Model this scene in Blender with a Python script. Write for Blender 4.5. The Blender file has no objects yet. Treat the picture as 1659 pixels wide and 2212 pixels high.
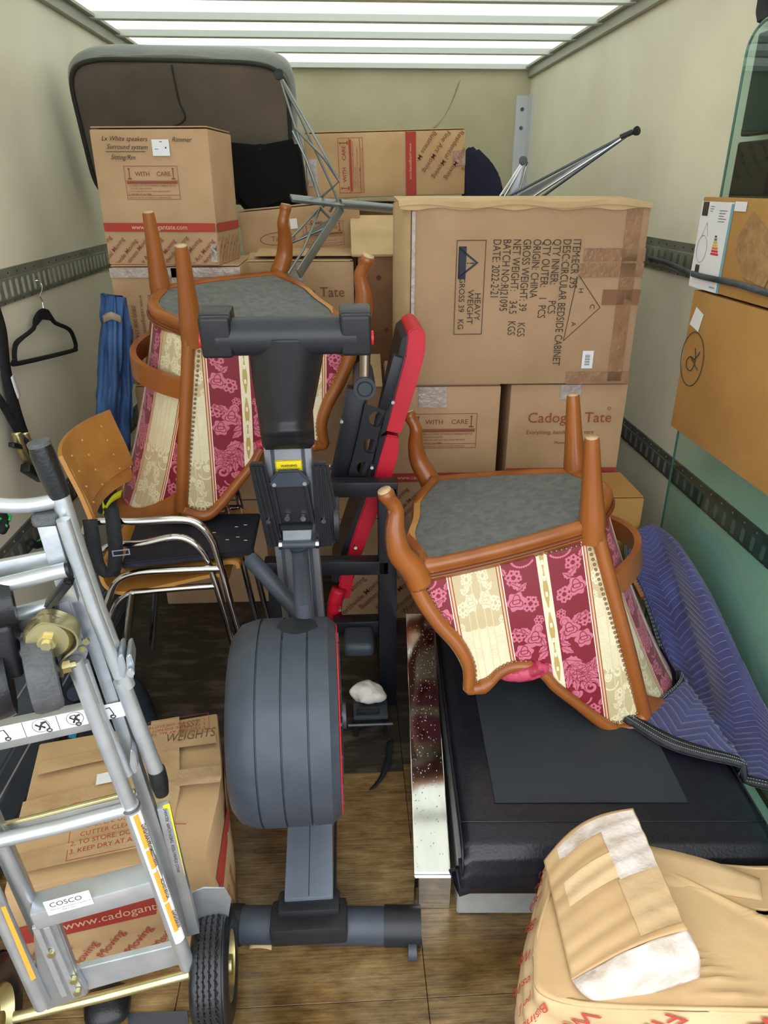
import bpy, bmesh, math, random
import numpy as np
from mathutils import Vector, Matrix, noise

random.seed(7)
SC = bpy.context.scene
COL = SC.collection
V = Vector

# ------------------------------------------------------------------ camera, world, light, exposure
F, PITCH, YAW, EYE = 1540.0, math.radians(24.6), math.radians(3.07), 1.70
cam_d = bpy.data.cameras.new('camera'); cam = bpy.data.objects.new('camera', cam_d); COL.objects.link(cam)
cam_d.sensor_fit = 'HORIZONTAL'; cam_d.sensor_width = 36.0; cam_d.lens = F / 1659.0 * 36.0
cam_d.clip_start = 0.02
cam.location = (0, 0, EYE); cam.rotation_euler = (math.pi / 2 - PITCH, 0, -YAW)
SC.camera = cam
SC.view_settings.view_transform = 'Standard'; SC.view_settings.look = 'None'
SC.view_settings.gamma = 1.0; SC.view_settings.use_curve_mapping = False
SC.view_settings.exposure = 0.34
SKY = 3.2
w = bpy.data.worlds.new('overcast_sky'); SC.world = w; w.use_nodes = True
nt = w.node_tree; nt.nodes.clear()
o_ = nt.nodes.new('ShaderNodeOutputWorld'); b_ = nt.nodes.new('ShaderNodeBackground')
tc_ = nt.nodes.new('ShaderNodeTexCoord'); sx_ = nt.nodes.new('ShaderNodeSeparateXYZ'); cr_ = nt.nodes.new('ShaderNodeValToRGB')
cr_.color_ramp.elements[0].position = 0.0; cr_.color_ramp.elements[0].color = (.84, .89, .95, 1)
cr_.color_ramp.elements[1].position = 0.9; cr_.color_ramp.elements[1].color = (.93, .97, 1.0, 1)
nt.links.new(tc_.outputs['Generated'], sx_.inputs[0]); nt.links.new(sx_.outputs['Z'], cr_.inputs[0])
nt.links.new(cr_.outputs[0], b_.inputs[0]); b_.inputs[1].default_value = SKY; nt.links.new(b_.outputs[0], o_.inputs[0])
pl_ = bpy.data.lights.new('rear_opening_portal', 'AREA'); pl_.shape = 'RECTANGLE'; pl_.size = 2.38; pl_.size_y = 2.4
po_ = bpy.data.objects.new('rear_opening_portal', pl_); COL.objects.link(po_)
po_.location = (.055, .02, 1.19); po_.rotation_euler = (math.radians(90), 0, 0); pl_.cycles.is_portal = True

# ------------------------------------------------------------------ measuring helpers (a sight line cut with a real plane)
_cp, _sp, _cy, _sy = math.cos(PITCH), math.sin(PITCH), math.cos(YAW), math.sin(YAW)
_R = V((_cy, -_sy, 0)); _FW = V((_sy * _cp, _cy * _cp, -_sp)); _UP = _R.cross(_FW); EYEP = V((0, 0, EYE))
def ray(px, py): return _R * ((px - 829.5) / F) + _UP * ((1106 - py) / F) + _FW
def PY(px, py, Y): d = ray(px, py); return EYEP + d * (Y / d.y)
def PZ(px, py, Z): d = ray(px, py); return EYEP + d * ((Z - EYE) / d.z)
def PX(px, py, X): d = ray(px, py); return EYEP + d * (X / d.x)
def PP(px, py, p, n): d = ray(px, py); return EYEP + d * ((V(p) - EYEP).dot(n) / d.dot(n))

# ------------------------------------------------------------------ materials
def lin(c):
    return tuple((x / 12.92 if x <= .04045 else ((x + .055) / 1.055) ** 2.4) for x in (v / 255.0 for v in c)) + (1.0,)
def mat(name, rgb, rough=.6, metal=0., rgb2=None, scale=8., det=4., bump=0., bscale=None, spec=.5, stretch=None, coat=0., thr=(.35, .7), trans=0., ior=1.45, sheen=0.):
    m = bpy.data.materials.new(name); m.use_nodes = True
    n = m.node_tree; b = n.nodes['Principled BSDF']
    b.inputs['Base Color'].default_value = lin(rgb); b.inputs['Roughness'].default_value = rough; b.inputs['Metallic'].default_value = metal
    b.inputs['Specular IOR Level'].default_value = spec; b.inputs['Coat Weight'].default_value = coat
    b.inputs['Transmission Weight'].default_value = trans; b.inputs['IOR'].default_value = ior; b.inputs['Sheen Weight'].default_value = sheen
    if rgb2 or bump:
        t = n.nodes.new('ShaderNodeTexCoord'); mp = n.nodes.new('ShaderNodeMapping'); n.links.new(t.outputs['Object'], mp.inputs[0])
        if stretch: mp.inputs['Scale'].default_value = stretch
    if rgb2:
        nz = n.nodes.new('ShaderNodeTexNoise'); nz.inputs['Scale'].default_value = scale; nz.inputs['Detail'].default_value = det
        n.links.new(mp.outputs[0], nz.inputs['Vector'])
        r = n.nodes.new('ShaderNodeValToRGB'); r.color_ramp.elements[0].position = thr[0]; r.color_ramp.elements[1].position = thr[1]
        r.color_ramp.elements[0].color = lin(rgb); r.color_ramp.elements[1].color = lin(rgb2)
        n.links.new(nz.outputs['Fac'], r.inputs[0]); n.links.new(r.outputs[0], b.inputs['Base Color'])
    if bump:
        nz2 = n.nodes.new('ShaderNodeTexNoise'); nz2.inputs['Scale'].default_value = bscale or scale * 6; nz2.inputs['Detail'].default_value = 3
        n.links.new(mp.outputs[0], nz2.inputs['Vector'])
        bp = n.nodes.new('ShaderNodeBump'); bp.inputs['Strength'].default_value = bump; bp.inputs['Distance'].default_value = .01
        n.links.new(nz2.outputs['Fac'], bp.inputs['Height']); n.links.new(bp.outputs[0], b.inputs['Normal'])
    return m
card = mat('cardboard', (192, 158, 122), .85, rgb2=(178, 144, 108), scale=5, bump=.12, bscale=30)
card_b = mat('cardboard_pale', (202, 168, 124), .85, rgb2=(182, 146, 104), scale=4, bump=.15, bscale=25)
card_g = mat('cardboard_grey_brown', (182, 149, 116), .85, rgb2=(170, 137, 104), scale=4, bump=.12, bscale=30)
card_o = mat('cardboard_ochre', (186, 140, 78), .85, rgb2=(174, 128, 68), scale=5, bump=.08, bscale=40)
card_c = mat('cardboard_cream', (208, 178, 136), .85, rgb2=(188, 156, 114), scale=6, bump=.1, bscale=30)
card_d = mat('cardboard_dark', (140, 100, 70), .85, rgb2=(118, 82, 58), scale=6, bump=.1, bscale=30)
ink_red = mat('red_print', (172, 62, 52), .8)
ink_brown = mat('brown_red_print', (140, 78, 58), .8)
ink_name = mat('rust_print', (150, 74, 58), .8)
ink_dark = mat('black_print', (66, 56, 50), .8)
ink_pale = mat('pale_print', (226, 180, 150), .8)
tape_b = mat('brown_tape', (160, 122, 92), .22, rgb2=(142, 106, 80), scale=20, bump=.3, bscale=60)
tape_s = mat('silvery_clear_tape', (188, 176, 168), .16, rgb2=(160, 144, 132), scale=25, bump=.5, bscale=50)
paper = mat('white_paper', (232, 232, 236), .6)
alu = mat('aluminium', (200, 205, 210), .38, .85, rgb2=(176, 182, 188), scale=12, bump=.06, bscale=80)
alu_w = mat('bright_aluminium', (206, 210, 214), .36, .7, rgb2=(184, 190, 196), scale=14, bump=.05)
chrome = mat('chrome', (215, 215, 218), .1, 1.)
steel = mat('polished_steel', (226, 226, 226), .09, 1., rgb2=(208, 208, 206), scale=6, bump=.008, bscale=20, stretch=(4, .5, 4))
steel_b = mat('brushed_steel', (200, 202, 200), .42, .45, rgb2=(170, 172, 170), scale=8)
zinc = mat('yellow_zinc', (206, 196, 148), .28, .9, rgb2=(184, 172, 122), scale=10)
rubber = mat('black_rubber', (22, 23, 25), .34, rgb2=(34, 36, 38), scale=30, bump=.1)
rubber_g = mat('grey_rubber', (84, 86, 88), .5, rgb2=(66, 68, 70), scale=30, bump=.25, bscale=200)
plast = mat('black_plastic', (28, 29, 32), .42, rgb2=(33, 34, 38), scale=30, bump=.04, bscale=200)
plast_d = mat('dark_slate_plastic', (42, 45, 51), .4, rgb2=(37, 40, 46), scale=20, bump=.03, bscale=200)
plast_s = mat('slate_plastic', (60, 66, 76), .46, rgb2=(53, 59, 69), scale=20, bump=.03, bscale=200)
rail_m = mat('slate_painted_metal', (112, 120, 134), .42, .35, rgb2=(104, 112, 126), scale=10)
blackm = mat('black_painted_metal', (30, 32, 38), .36, .2)
red_v = mat('red_vinyl', (205, 26, 50), .42, rgb2=(192, 20, 44), scale=8)
red_p = mat('red_plastic', (225, 40, 44), .4)
leather = mat('black_leather', (24, 26, 34), .34, rgb2=(30, 32, 42), scale=40, bump=.12, bscale=160)
leather_m = mat('matt_black_rubber_sheet', (48, 54, 60), .8, rgb2=(42, 47, 53), scale=3)
wood = mat('amber_beech', (166, 98, 42), .32, rgb2=(128, 68, 28), scale=7, stretch=(1, 1, .25), coat=.25, thr=(.3, .75))
wood_p = mat('pale_raw_wood', (206, 178, 140), .7, rgb2=(186, 156, 118), scale=20)
felt = mat('grey_felt', (118, 120, 118), .95, rgb2=(96, 99, 99), scale=45, det=6, bump=.5, bscale=220)
ply = mat('beech_plywood', (198, 142, 70), .42, rgb2=(184, 126, 58), scale=6, stretch=(.4, 3, 3), coat=.15)
brass = mat('bronze_nail', (150, 124, 92), .4, .55)
navy = mat('black_navy_fabric', (24, 26, 38), .7, rgb2=(32, 34, 48), scale=20, bump=.3, bscale=90)
webbing = mat('black_webbing', (22, 23, 26), .75, rgb2=(34, 35, 40), scale=90, bump=.3, bscale=300)
suede = mat('grey_brown_suede', (80, 70, 60), .85, rgb2=(104, 91, 78), scale=3.5, det=7, bump=.15, bscale=20, sheen=.4)
suede_g = mat('grey_suede', (104, 108, 104), .85, rgb2=(84, 88, 84), scale=5, bump=.3, bscale=18, sheen=.4)
pipingm = mat('dark_piping', (40, 42, 38), .7)
velvet_shade = mat('black_velvet_and_shade', (12, 12, 12), .95)  # velvet of the hanger, and shade painted in below the recliner
denim = mat('blue_denim', (72, 108, 158), .85, rgb2=(28, 46, 84), scale=9, det=6, bump=.4, bscale=60, stretch=(1, 1, .25), thr=(.38, .66))
cream_w = mat('cream_wall', (226, 219, 192), .5, rgb2=(216, 208, 180), scale=1.2, det=5, bump=.03, bscale=30)
railm = mat('galvanised_rail', (146, 148, 136), .5, .4, rgb2=(114, 116, 106), scale=9, det=6, bump=.1)
hole = mat('slot_shade_paint', (150, 150, 138), .6)
dgrey = mat('dark_grey_metal', (92, 98, 108), .4, .5, rgb2=(74, 80, 90), scale=6, bump=.05)
white_m = mat('white_painted_post', (206, 208, 212), .4, .2)
yellow = mat('yellow_print', (238, 214, 30), .5)
orange = mat('orange_print', (226, 160, 60), .55)
bagyel = mat('yellow_nylon', (206, 200, 30), .6, bump=.3, bscale=60)
cloth_w = mat('white_cotton', (222, 216, 206), .9, bump=.3, bscale=60)
green = mat('green_cord', (40, 170, 80), .5)
cyan = mat('cyan_label', (60, 160, 205), .5)
# special node materials ------------------------------------------------------------------
def nodes_of(name):
    m = bpy.data.materials.new(name); m.use_nodes = True
    return m, m.node_tree, m.node_tree.nodes['Principled BSDF']
def ramp(n, stops):
    r = n.nodes.new('ShaderNodeValToRGB'); e = r.color_ramp.elements
    while len(e) < len(stops): e.new(.5)
    for k, (p, c) in enumerate(stops): e[k].position = p; e[k].color = lin(c)
    return r
roofm = bpy.data.materials.new('translucent_roof'); roofm.use_nodes = True
n = roofm.node_tree; n.nodes.clear()
o = n.nodes.new('ShaderNodeOutputMaterial'); tl = n.nodes.new('ShaderNodeBsdfTranslucent'); df = n.nodes.new('ShaderNodeBsdfDiffuse'); mx = n.nodes.new('ShaderNodeMixShader')
tl.inputs[0].default_value = (.76, .77, .71, 1); df.inputs[0].default_value = (.85, .86, .8, 1); mx.inputs[0].default_value = .3
n.links.new(tl.outputs[0], mx.inputs[1]); n.links.new(df.outputs[0], mx.inputs[2]); n.links.new(mx.outputs[0], o.inputs[0])

# glass: thin greenish sheet, transparent with a mirror share that rises at grazing angles
glassm = bpy.data.materials.new('green_glass'); glassm.use_nodes = True
n = glassm.node_tree; n.nodes.clear()
o = n.nodes.new('ShaderNodeOutputMaterial'); tr = n.nodes.new('ShaderNodeBsdfTransparent'); gl = n.nodes.new('ShaderNodeBsdfGlossy'); fr = n.nodes.new('ShaderNodeFresnel'); mx = n.nodes.new('ShaderNodeMixShader')
tr.inputs[0].default_value = (.74, .89, .88, 1); gl.inputs['Roughness'].default_value = .01; fr.inputs[0].default_value = 1.5
ge = n.nodes.new('ShaderNodeNewGeometry'); mk = n.nodes.new('ShaderNodeMath'); mk.operation = 'SUBTRACT'; mk.use_clamp = True; n.links.new(fr.outputs[0], mk.inputs[0]); n.links.new(ge.outputs['Backfacing'], mk.inputs[1])
n.links.new(mk.outputs[0], mx.inputs[0]); n.links.new(tr.outputs[0], mx.inputs[1]); n.links.new(gl.outputs[0], mx.inputs[2]); n.links.new(mx.outputs[0], o.inputs[0])
glass_edge = mat('glass_edge', (104, 150, 134), .15, trans=.3)
dark_panel = mat('dark_teal_panel', (36, 50, 50), .55, rgb2=(28, 36, 38), scale=5)
dark_panel2 = mat('dark_brown_panel', (46, 42, 36), .8, rgb2=(36, 33, 29), scale=12, bump=.2)

# floor plywood: dark brown, worn and wet
def floor_mat():
    m, n, b = nodes_of('worn_wet_plywood')
    t = n.nodes.new('ShaderNodeTexCoord'); mp = n.nodes.new('ShaderNodeMapping'); n.links.new(t.outputs['Object'], mp.inputs[0]); mp.inputs['Scale'].default_value = (1.6, 5, 1)
    a = n.nodes.new('ShaderNodeTexNoise'); a.inputs['Scale'].default_value = 7; a.inputs['Detail'].default_value = 9; a.inputs['Roughness'].default_value = .7; n.links.new(mp.outputs[0], a.inputs[0])
    r = ramp(n, [(.28, (104, 82, 54)), (.42, (152, 124, 82)), (.58, (182, 154, 106)), (.72, (206, 180, 134))]); n.links.new(a.outputs['Fac'], r.inputs[0])
    # the far floor is older, darker boards: a board-by-board change of tone
    c = n.nodes.new('ShaderNodeTexNoise'); c.inputs['Scale'].default_value = 2.2; c.inputs['Detail'].default_value = 6; n.links.new(t.outputs['Object'], c.inputs[0])
    r2 = ramp(n, [(.34, (112, 98, 84)), (.47, (200, 190, 176)), (.62, (250, 246, 240))]); n.links.new(c.outputs['Fac'], r2.inputs[0])
    mu = n.nodes.new('ShaderNodeMix'); mu.data_type = 'RGBA'; mu.blend_type = 'MULTIPLY'; mu.inputs[0].default_value = 1
    n.links.new(r.outputs[0], mu.inputs[6]); n.links.new(r2.outputs[0], mu.inputs[7])
    # fine grain and pale scratches
    mp2 = n.nodes.new('ShaderNodeMapping'); mp2.inputs['Scale'].default_value = (3, 60, 1); n.links.new(t.outputs['Object'], mp2.inputs[0])
    s = n.nodes.new('ShaderNodeTexNoise'); s.inputs['Scale'].default_value = 3; s.inputs['Detail'].default_value = 5; n.links.new(mp2.outputs[0], s.inputs[0])
    r3 = ramp(n, [(.35, (150, 150, 150)), (.7, (255, 255, 255))]); n.links.new(s.outputs['Fac'], r3.inputs[0])
    mu2 = n.nodes.new('ShaderNodeMix'); mu2.data_type = 'RGBA'; mu2.blend_type = 'MULTIPLY'; mu2.inputs[0].default_value = .55
    n.links.new(mu.outputs[2], mu2.inputs[6]); n.links.new(r3.outputs[0], mu2.inputs[7]); n.links.new(mu2.outputs[2], b.inputs['Base Color'])
    r4 = ramp(n, [(.4, (70, 70, 70)), (.65, (170, 170, 170))]); n.links.new(c.outputs['Fac'], r4.inputs[0]); n.links.new(r4.outputs[0], b.inputs['Roughness'])
    bp = n.nodes.new('ShaderNodeBump'); bp.inputs['Strength'].default_value = .15; bp.inputs['Distance'].default_value = .006; n.links.new(s.outputs['Fac'], bp.inputs['Height']); n.links.new(bp.outputs[0], b.inputs['Normal'])
    return m
floorm = floor_mat()
floor_dark = mat('old_dark_floorboard', (54, 44, 37), .6, rgb2=(112, 100, 88), scale=9, det=11, bump=.3, bscale=30, thr=(.5, .82), stretch=(1, 2.5, 1))

# scuffed cream laminate walls
def wall_mat():
    m, n, b = nodes_of('scuffed_cream_laminate')
    t = n.nodes.new('ShaderNodeTexCoord')
    a = n.nodes.new('ShaderNodeTexNoise'); a.inputs['Scale'].default_value = 1.6; a.inputs['Detail'].default_value = 7; n.links.new(t.outputs['Object'], a.inputs[0])
    r = ramp(n, [(.3, (218, 211, 190)), (.6, (236, 230, 208))]); n.links.new(a.outputs['Fac'], r.inputs[0])
    mp = n.nodes.new('ShaderNodeMapping'); mp.inputs['Scale'].default_value = (1, 1, .6); n.links.new(t.outputs['Object'], mp.inputs[0])
    s = n.nodes.new('ShaderNodeTexNoise'); s.inputs['Scale'].default_value = 26; s.inputs['Detail'].default_value = 8; s.inputs['Roughness'].default_value = .75; n.links.new(mp.outputs[0], s.inputs[0])
    r2 = ramp(n, [(.235, (70, 64, 56)), (.30, (255, 255, 255))]); n.links.new(s.outputs['Fac'], r2.inputs[0])
    mu = n.nodes.new('ShaderNodeMix'); mu.data_type = 'RGBA'; mu.blend_type = 'MULTIPLY'; mu.inputs[0].default_value = .8
    n.links.new(r.outputs[0], mu.inputs[6]); n.links.new(r2.outputs[0], mu.inputs[7]); n.links.new(mu.outputs[2], b.inputs['Base Color'])
    b.inputs['Roughness'].default_value = .42
    return m
wallm = wall_mat()

# quilted moving blanket: chevron stitching over blue cloth (UV in metres)
def quilt_mat():
    m, n, b = nodes_of('quilted_blue_blanket')
    uv = n.nodes.new('ShaderNodeTexCoord'); s = n.nodes.new('ShaderNodeSeparateXYZ'); n.links.new(uv.outputs['UV'], s.inputs[0])
    def M(op, a, bb=None):
        k = n.nodes.new('ShaderNodeMath'); k.operation = op
        for i, q in enumerate((a, bb)):
            if q is None: continue
            if isinstance(q, (int, float)): k.inputs[i].default_value = q
            else: n.links.new(q, k.inputs[i])
        return k.outputs[0]
    tri = M('PINGPONG', s.outputs[0], .11)
    w_ = M('ADD', s.outputs[1], M('MULTIPLY', tri, .55))
    saw = M('PINGPONG', w_, .0145)                       # 0 on a stitch line
    line = M('LESS_THAN', saw, .0011)
    nz = n.nodes.new('ShaderNodeTexNoise'); nz.inputs['Scale'].default_value = 5; nz.inputs['Detail'].default_value = 5; n.links.new(uv.outputs['Object'], nz.inputs[0])
    r = ramp(n, [(.35, (47, 47, 92)), (.62, (66, 67, 124))]); n.links.new(nz.outputs['Fac'], r.inputs[0])
    mx = n.nodes.new('ShaderNodeMix'); mx.data_type = 'RGBA'; n.links.new(M('MULTIPLY', line, .55), mx.inputs[0]); n.links.new(r.outputs[0], mx.inputs[6]); mx.inputs[7].default_value = lin((150, 152, 200))
    n.links.new(mx.outputs[2], b.inputs['Base Color']); b.inputs['Roughness'].default_value = .75; b.inputs['Sheen Weight'].default_value = .3
    bp = n.nodes.new('ShaderNodeBump'); bp.inputs['Strength'].default_value = .7; bp.inputs['Distance'].default_value = .006
    n.links.new(M('MULTIPLY', M('MINIMUM', saw, .008), 90.), bp.inputs['Height']); n.links.new(bp.outputs[0], b.inputs['Normal'])
    return m
quilt = quilt_mat()
quilt_edge = mat('dark_binding', (46, 48, 52), .7, rgb2=(58, 60, 64), scale=40, bump=.3, bscale=150)
quilt_navy = mat('navy_quilt', (42, 42, 68), .85, rgb2=(30, 30, 52), scale=6, bump=.4, bscale=40)

# damask: a drawn repeat (computed here pixel by pixel) of crimson and cream stripes with pink flowers
def damask():
    W_, H_ = 540, 660; P, Q = .36, .44
    xs = (np.arange(W_) + .5) / W_ * P - P / 2; ys = (np.arange(H_) + .5) / H_ * Q
    X, Y = np.meshgrid(xs, ys); A = np.abs(X)
    fill = np.zeros_like(X); cut = np.zeros_like(X)
    def wrapd(y0): d = Y - y0; return d - Q * np.round(d / Q)
    def disc(x0, y0, r, sq=1.):
        fill[(np.hypot(A - x0, wrapd(y0) * sq) < r)] = 1
    def ring(x0, y0, r, w_):
        cut[np.abs(np.hypot(A - x0, wrapd(y0)) - r) < w_] = 1
    def rose(x0, y0, r):
        dx = A - x0; dy = wrapd(y0); th = np.arctan2(dy, dx); rr = np.hypot(dx, dy)
        fill[rr < r * (1 + .12 * np.cos(6 * th))] = 1
        cut[(np.abs(rr - r * (.62 + .16 * np.cos(3 * th + 1))) < r * .05) | (np.abs(rr - r * (.3 + .1 * np.cos(2 * th))) < r * .05)] = 1
    def cluster(x0, y0, r):
        for k in range(6):
            a = k * 1.05 + .3; cx, cy = x0 + 1.25 * r * math.cos(a), y0 + 1.25 * r * math.sin(a)
            for j in range(5): disc(cx + .5 * r * math.cos(j * 1.257), cy + .5 * r * math.sin(j * 1.257), r * .34)
            ring(cx, cy, r * .22, .0007)
    def leaf(x0, y0, x1, y1, wd):
        L = math.hypot(x1 - x0, y1 - y0); ux, uy = (x1 - x0) / L, (y1 - y0) / L
        dx, dy = A - x0, wrapd(y0); s = (dx * ux + dy * uy) / L; t = (-dx * uy + dy * ux)
        prof = wd * 1.25 * np.clip(np.sin(np.pi * np.clip(s, 0, 1) ** .8), 0, 1) * (1 + .16 * np.cos(s * 22))
        inside = (s > 0) & (s < 1) & (np.abs(t) < prof); fill[inside] = 1
        cut[inside & (np.abs(t) < .0007) & (s < .85)] = 1
        cut[(s > 0) & (s < 1) & (np.abs(np.abs(t) - prof) < .0006) & (prof > .001)] = 1
    def frond(p0, p1, p2, wd, k=7):
        for i in range(k):
            t = (i + .5) / k
            x = (1 - t) ** 2 * p0[0] + 2 * t * (1 - t) * p1[0] + t * t * p2[0]; y = (1 - t) ** 2 * p0[1] + 2 * t * (1 - t) * p1[1] + t * t * p2[1]
            tx = 2 * (1 - t) * (p1[0] - p0[0]) + 2 * t * (p2[0] - p1[0]); ty = 2 * (1 - t) * (p1[1] - p0[1]) + 2 * t * (p2[1] - p1[1])
            q = math.hypot(tx, ty); tx, ty = tx / q, ty / q; ln = .046 * (1 - .35 * t)
            for sg in (-1, 1):
                leaf(x, y, x + ln * (.75 * tx - sg * .8 * ty), y + ln * (.75 * ty + sg * .8 * tx), wd)
        leaf(p2[0], p2[1], p2[0] + .02 * tx, p2[1] + .02 * ty, wd)
    def scroll(x0, y0, r, sg=1):
        for k in range(60):
            t = k / 59; a = sg * (t * 8.5); q = r * (1 - .82 * t); disc(x0 + q * math.cos(a), y0 + q * math.sin(a), .0062 - .003 * t)
        ring(x0, y0, r * .8, .0006)
    rose(.082, .045, .025); cluster(.046, .03, .0115); leaf(.06, .075, .092, .10, .008); leaf(.07, .07, .048, .09, .007)
    cluster(.08, .11, .0115); leaf(.1, .12, .11, .145, .006)
    for k in range(13): a = .2 + k * .2; disc(.05 + .03 * math.cos(a), .155 - .022 * math.sin(a), .0030)
    scroll(.084, .185, .024); scroll(.04, .175, .013, -1)
    frond((.018, .30), (.05, .21), (.105, .245), .0105, 6); frond((.02, .27), (.03, .22), (.07, .205), .0085, 4)
    leaf(.018, .325, .05, .30, .008); leaf(.018, .34, .045, .325, .007)
    rose(.082, .335, .024); rose(.048, .37, .026); cluster(.092, .39, .011); leaf(.03, .37, .022, .335, .006); scroll(.036, .395, .011)
    leaf(.06, .385, .08, .41, .008); leaf(.07, .39, .104, .408, .007); cluster(.03, .42, .007)
    img = np.zeros((H_, W_, 4), np.float32); img[..., 3] = 1
    def C(c): return np.array([x / 255 for x in c], np.float32)
    crim, pink, crm, tau, gold, wht, brn = C((126, 8, 34)), C((202, 108, 128)), C((232, 221, 186)), C((202, 182, 140)), C((188, 160, 92)), C((242, 222, 200)), C((150, 84, 40))
    img[..., :3] = crim
    f = (fill > 0) & (cut == 0); img[f, :3] = pink
    # cream band: the same motif, tone on tone
    U = P / 2 - A                                     # distance from the middle of the cream band
    cb = U < .058; idx = np.clip(((.112 - U * 1.5 + P / 2) / P * W_).astype(int), 0, W_ - 1); rr_ = np.arange(H_)[:, None] * np.ones((1, W_), int); sh = fill[rr_, idx]; shc = cut[rr_, idx]
    img[cb, :3] = crm; ground = cb & (np.sin(Y / Q * 2 * np.pi) > -.1); img[ground, :3] = tau
    fl = cb & ((np.roll(f, 60, 0) & (A > 0)) | (np.hypot(U * 1.0, (Y - .17)) < .04)); lf = cb & (np.roll(sh, 40, 0) > 0) & (np.roll(shc, 40, 0) == 0); img[lf & ~ground, :3] = crm * .9 + tau * .1; img[lf & ground, :3] = crm; img[cb & (np.roll(shc, 40, 0) > 0) & ~ground, :3] = crm * .62 + tau * .38
    for u_ in (.012, .03): img[cb & (np.abs(U - u_) < .0012), :3] = (crm * .7 + gold * .3)
    # narrow coloured lines between the bands
    for a0, a1, c in ((.108, .111, wht), (.111, .1135, crim), (.1135, .1165, C((222, 150, 96))), (.1165, .1185, wht), (.1185, .122, brn)):
        s_ = (A > a0) & (A < a1); img[s_, :3] = c
    c0 = A < .0145; img[c0, :3] = crm; img[c0 & (A < .0012 + .0062 * np.abs(np.sin(Y / Q * 4 * np.pi)) ** 1.5), :3] = gold; img[c0 & (A < .0035) & (np.cos(Y / Q * 20 * np.pi) > .55), :3] = wht
    img[(A > .0125) & (A < .0145), :3] = wht
    im = bpy.data.images.new('damask_repeat', W_, H_); im.pixels.foreach_set(img[::-1].ravel()); im.update()
    m, n, b = nodes_of('damask_upholstery')
    uv = n.nodes.new('ShaderNodeTexCoord'); mp = n.nodes.new('ShaderNodeMapping'); mp.inputs['Scale'].default_value = (1 / P, 1 / Q, 1); mp.inputs['Location'].default_value = (.5, 0, 0)
    tx = n.nodes.new('ShaderNodeTexImage'); tx.image = im
    n.links.new(uv.outputs['UV'], mp.inputs[0]); n.links.new(mp.outputs[0], tx.inputs[0]); n.links.new(tx.outputs[0], b.inputs['Base Color'])
    b.inputs['Roughness'].default_value = .5; b.inputs['Sheen Weight'].default_value = .15
    bp = n.nodes.new('ShaderNodeBump'); bp.inputs['Strength'].default_value = .15; bp.inputs['Distance'].default_value = .002; n.links.new(tx.outputs[0], bp.inputs['Height']); n.links.new(bp.outputs[0], b.inputs['Normal'])
    return m
damaskm = damask()

# ------------------------------------------------------------------ mesh helpers
def B(): return bmesh.new()
def box(bm, c, s, R=None, bev=0., seg=2):
    r = bmesh.ops.create_cube(bm, size=1.0)
    M = Matrix.LocRotScale(V(c), None, V(s)) if R is None else Matrix.Translation(V(c)) @ R.to_4x4() @ Matrix.Diagonal(V(s)).to_4x4()
    bmesh.ops.transform(bm, matrix=M, verts=r['verts'])
    if bev:
        ed = {e for v in r['verts'] for e in v.link_edges}
        bmesh.ops.bevel(bm, geom=list(ed), offset=bev, segments=seg, affect='EDGES', profile=.6)
def frame(ex, ey, ez): return Matrix((ex, ey, ez)).transposed()
def beam(bm, a, b, wdt, hgt, up=(0, 0, 1), bev=.002):
    a, b = V(a), V(b); z = (b - a); L = z.length; z.normalize(); u = V(up); x = u.cross(z)
    if x.length < 1e-4: x = V((1, 0, 0))
    x.normalize(); y = z.cross(x)
    box(bm, (a + b) / 2, (wdt, hgt, L), frame(x, y, z), bev)
def tube(bm, pts, r, n=10, closed=False, caps=True):
    P = [V(p) for p in pts]; N = len(P); rr = r if isinstance(r, (list, tuple)) else [r] * N
    rings = []; up = None
    for i in range(N):
        t = (P[(i + 1) % N] - P[i - 1]) if closed else (P[min(i + 1, N - 1)] - P[max(i - 1, 0)])
        if t.length < 1e-9: t = V((0, 0, 1))
        t.normalize()
        if up is None:
            up = V((0, 0, 1)) if abs(t.z) < .9 else V((1, 0, 0))
        x = (up - t * up.dot(t))
        if x.length < 1e-6: x = t.orthogonal()
        x.normalize(); y = t.cross(x); up = x
        rings.append([bm.verts.new(P[i] + (x * math.cos(2 * math.pi * k / n) + y * math.sin(2 * math.pi * k / n)) * rr[i]) for k in range(n)])
    M_ = N if closed else N - 1
    for i in range(M_):
        a, b = rings[i], rings[(i + 1) % N]
        for k in range(n):
            bm.faces.new((a[k], a[(k + 1) % n], b[(k + 1) % n], b[k]))
    if caps and not closed:
        bm.faces.new(rings[0][::-1]); bm.faces.new(rings[-1])
def smooth_path(pts, k=6, closed=False):
    P = [V(p) for p in pts]; out = []; N = len(P)
    for i in range(N if closed else N - 1):
        p0, p1, p2, p3 = (P[(i - 1) % N], P[i], P[(i + 1) % N], P[(i + 2) % N]) if closed else (P[max(i - 1, 0)], P[i], P[i + 1], P[min(i + 2, N - 1)])
        for j in range(k):
            t = j / k; out.append(.5 * ((2 * p1) + (p2 - p0) * t + (2 * p0 - 5 * p1 + 4 * p2 - p3) * t * t + (3 * p1 - p0 - 3 * p2 + p3) * t ** 3))
    if not closed: out.append(P[-1])
    return out
def lathe(bm, prof, o, ax, n=32, caps=False):
    ax = V(ax).normalized(); x = ax.orthogonal().normalized(); y = ax.cross(x); o = V(o); rings = []
    for r, h in prof: rings.append([bm.verts.new(o + ax * h + (x * math.cos(2 * math.pi * k / n) + y * math.sin(2 * math.pi * k / n)) * r) for k in range(n)])
    for a, b in zip(rings, rings[1:]):
        for k in range(n): bm.faces.new((a[k], a[(k + 1) % n], b[(k + 1) % n], b[k]))
    if caps: bm.faces.new(rings[0][::-1]); bm.faces.new(rings[-1])
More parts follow.
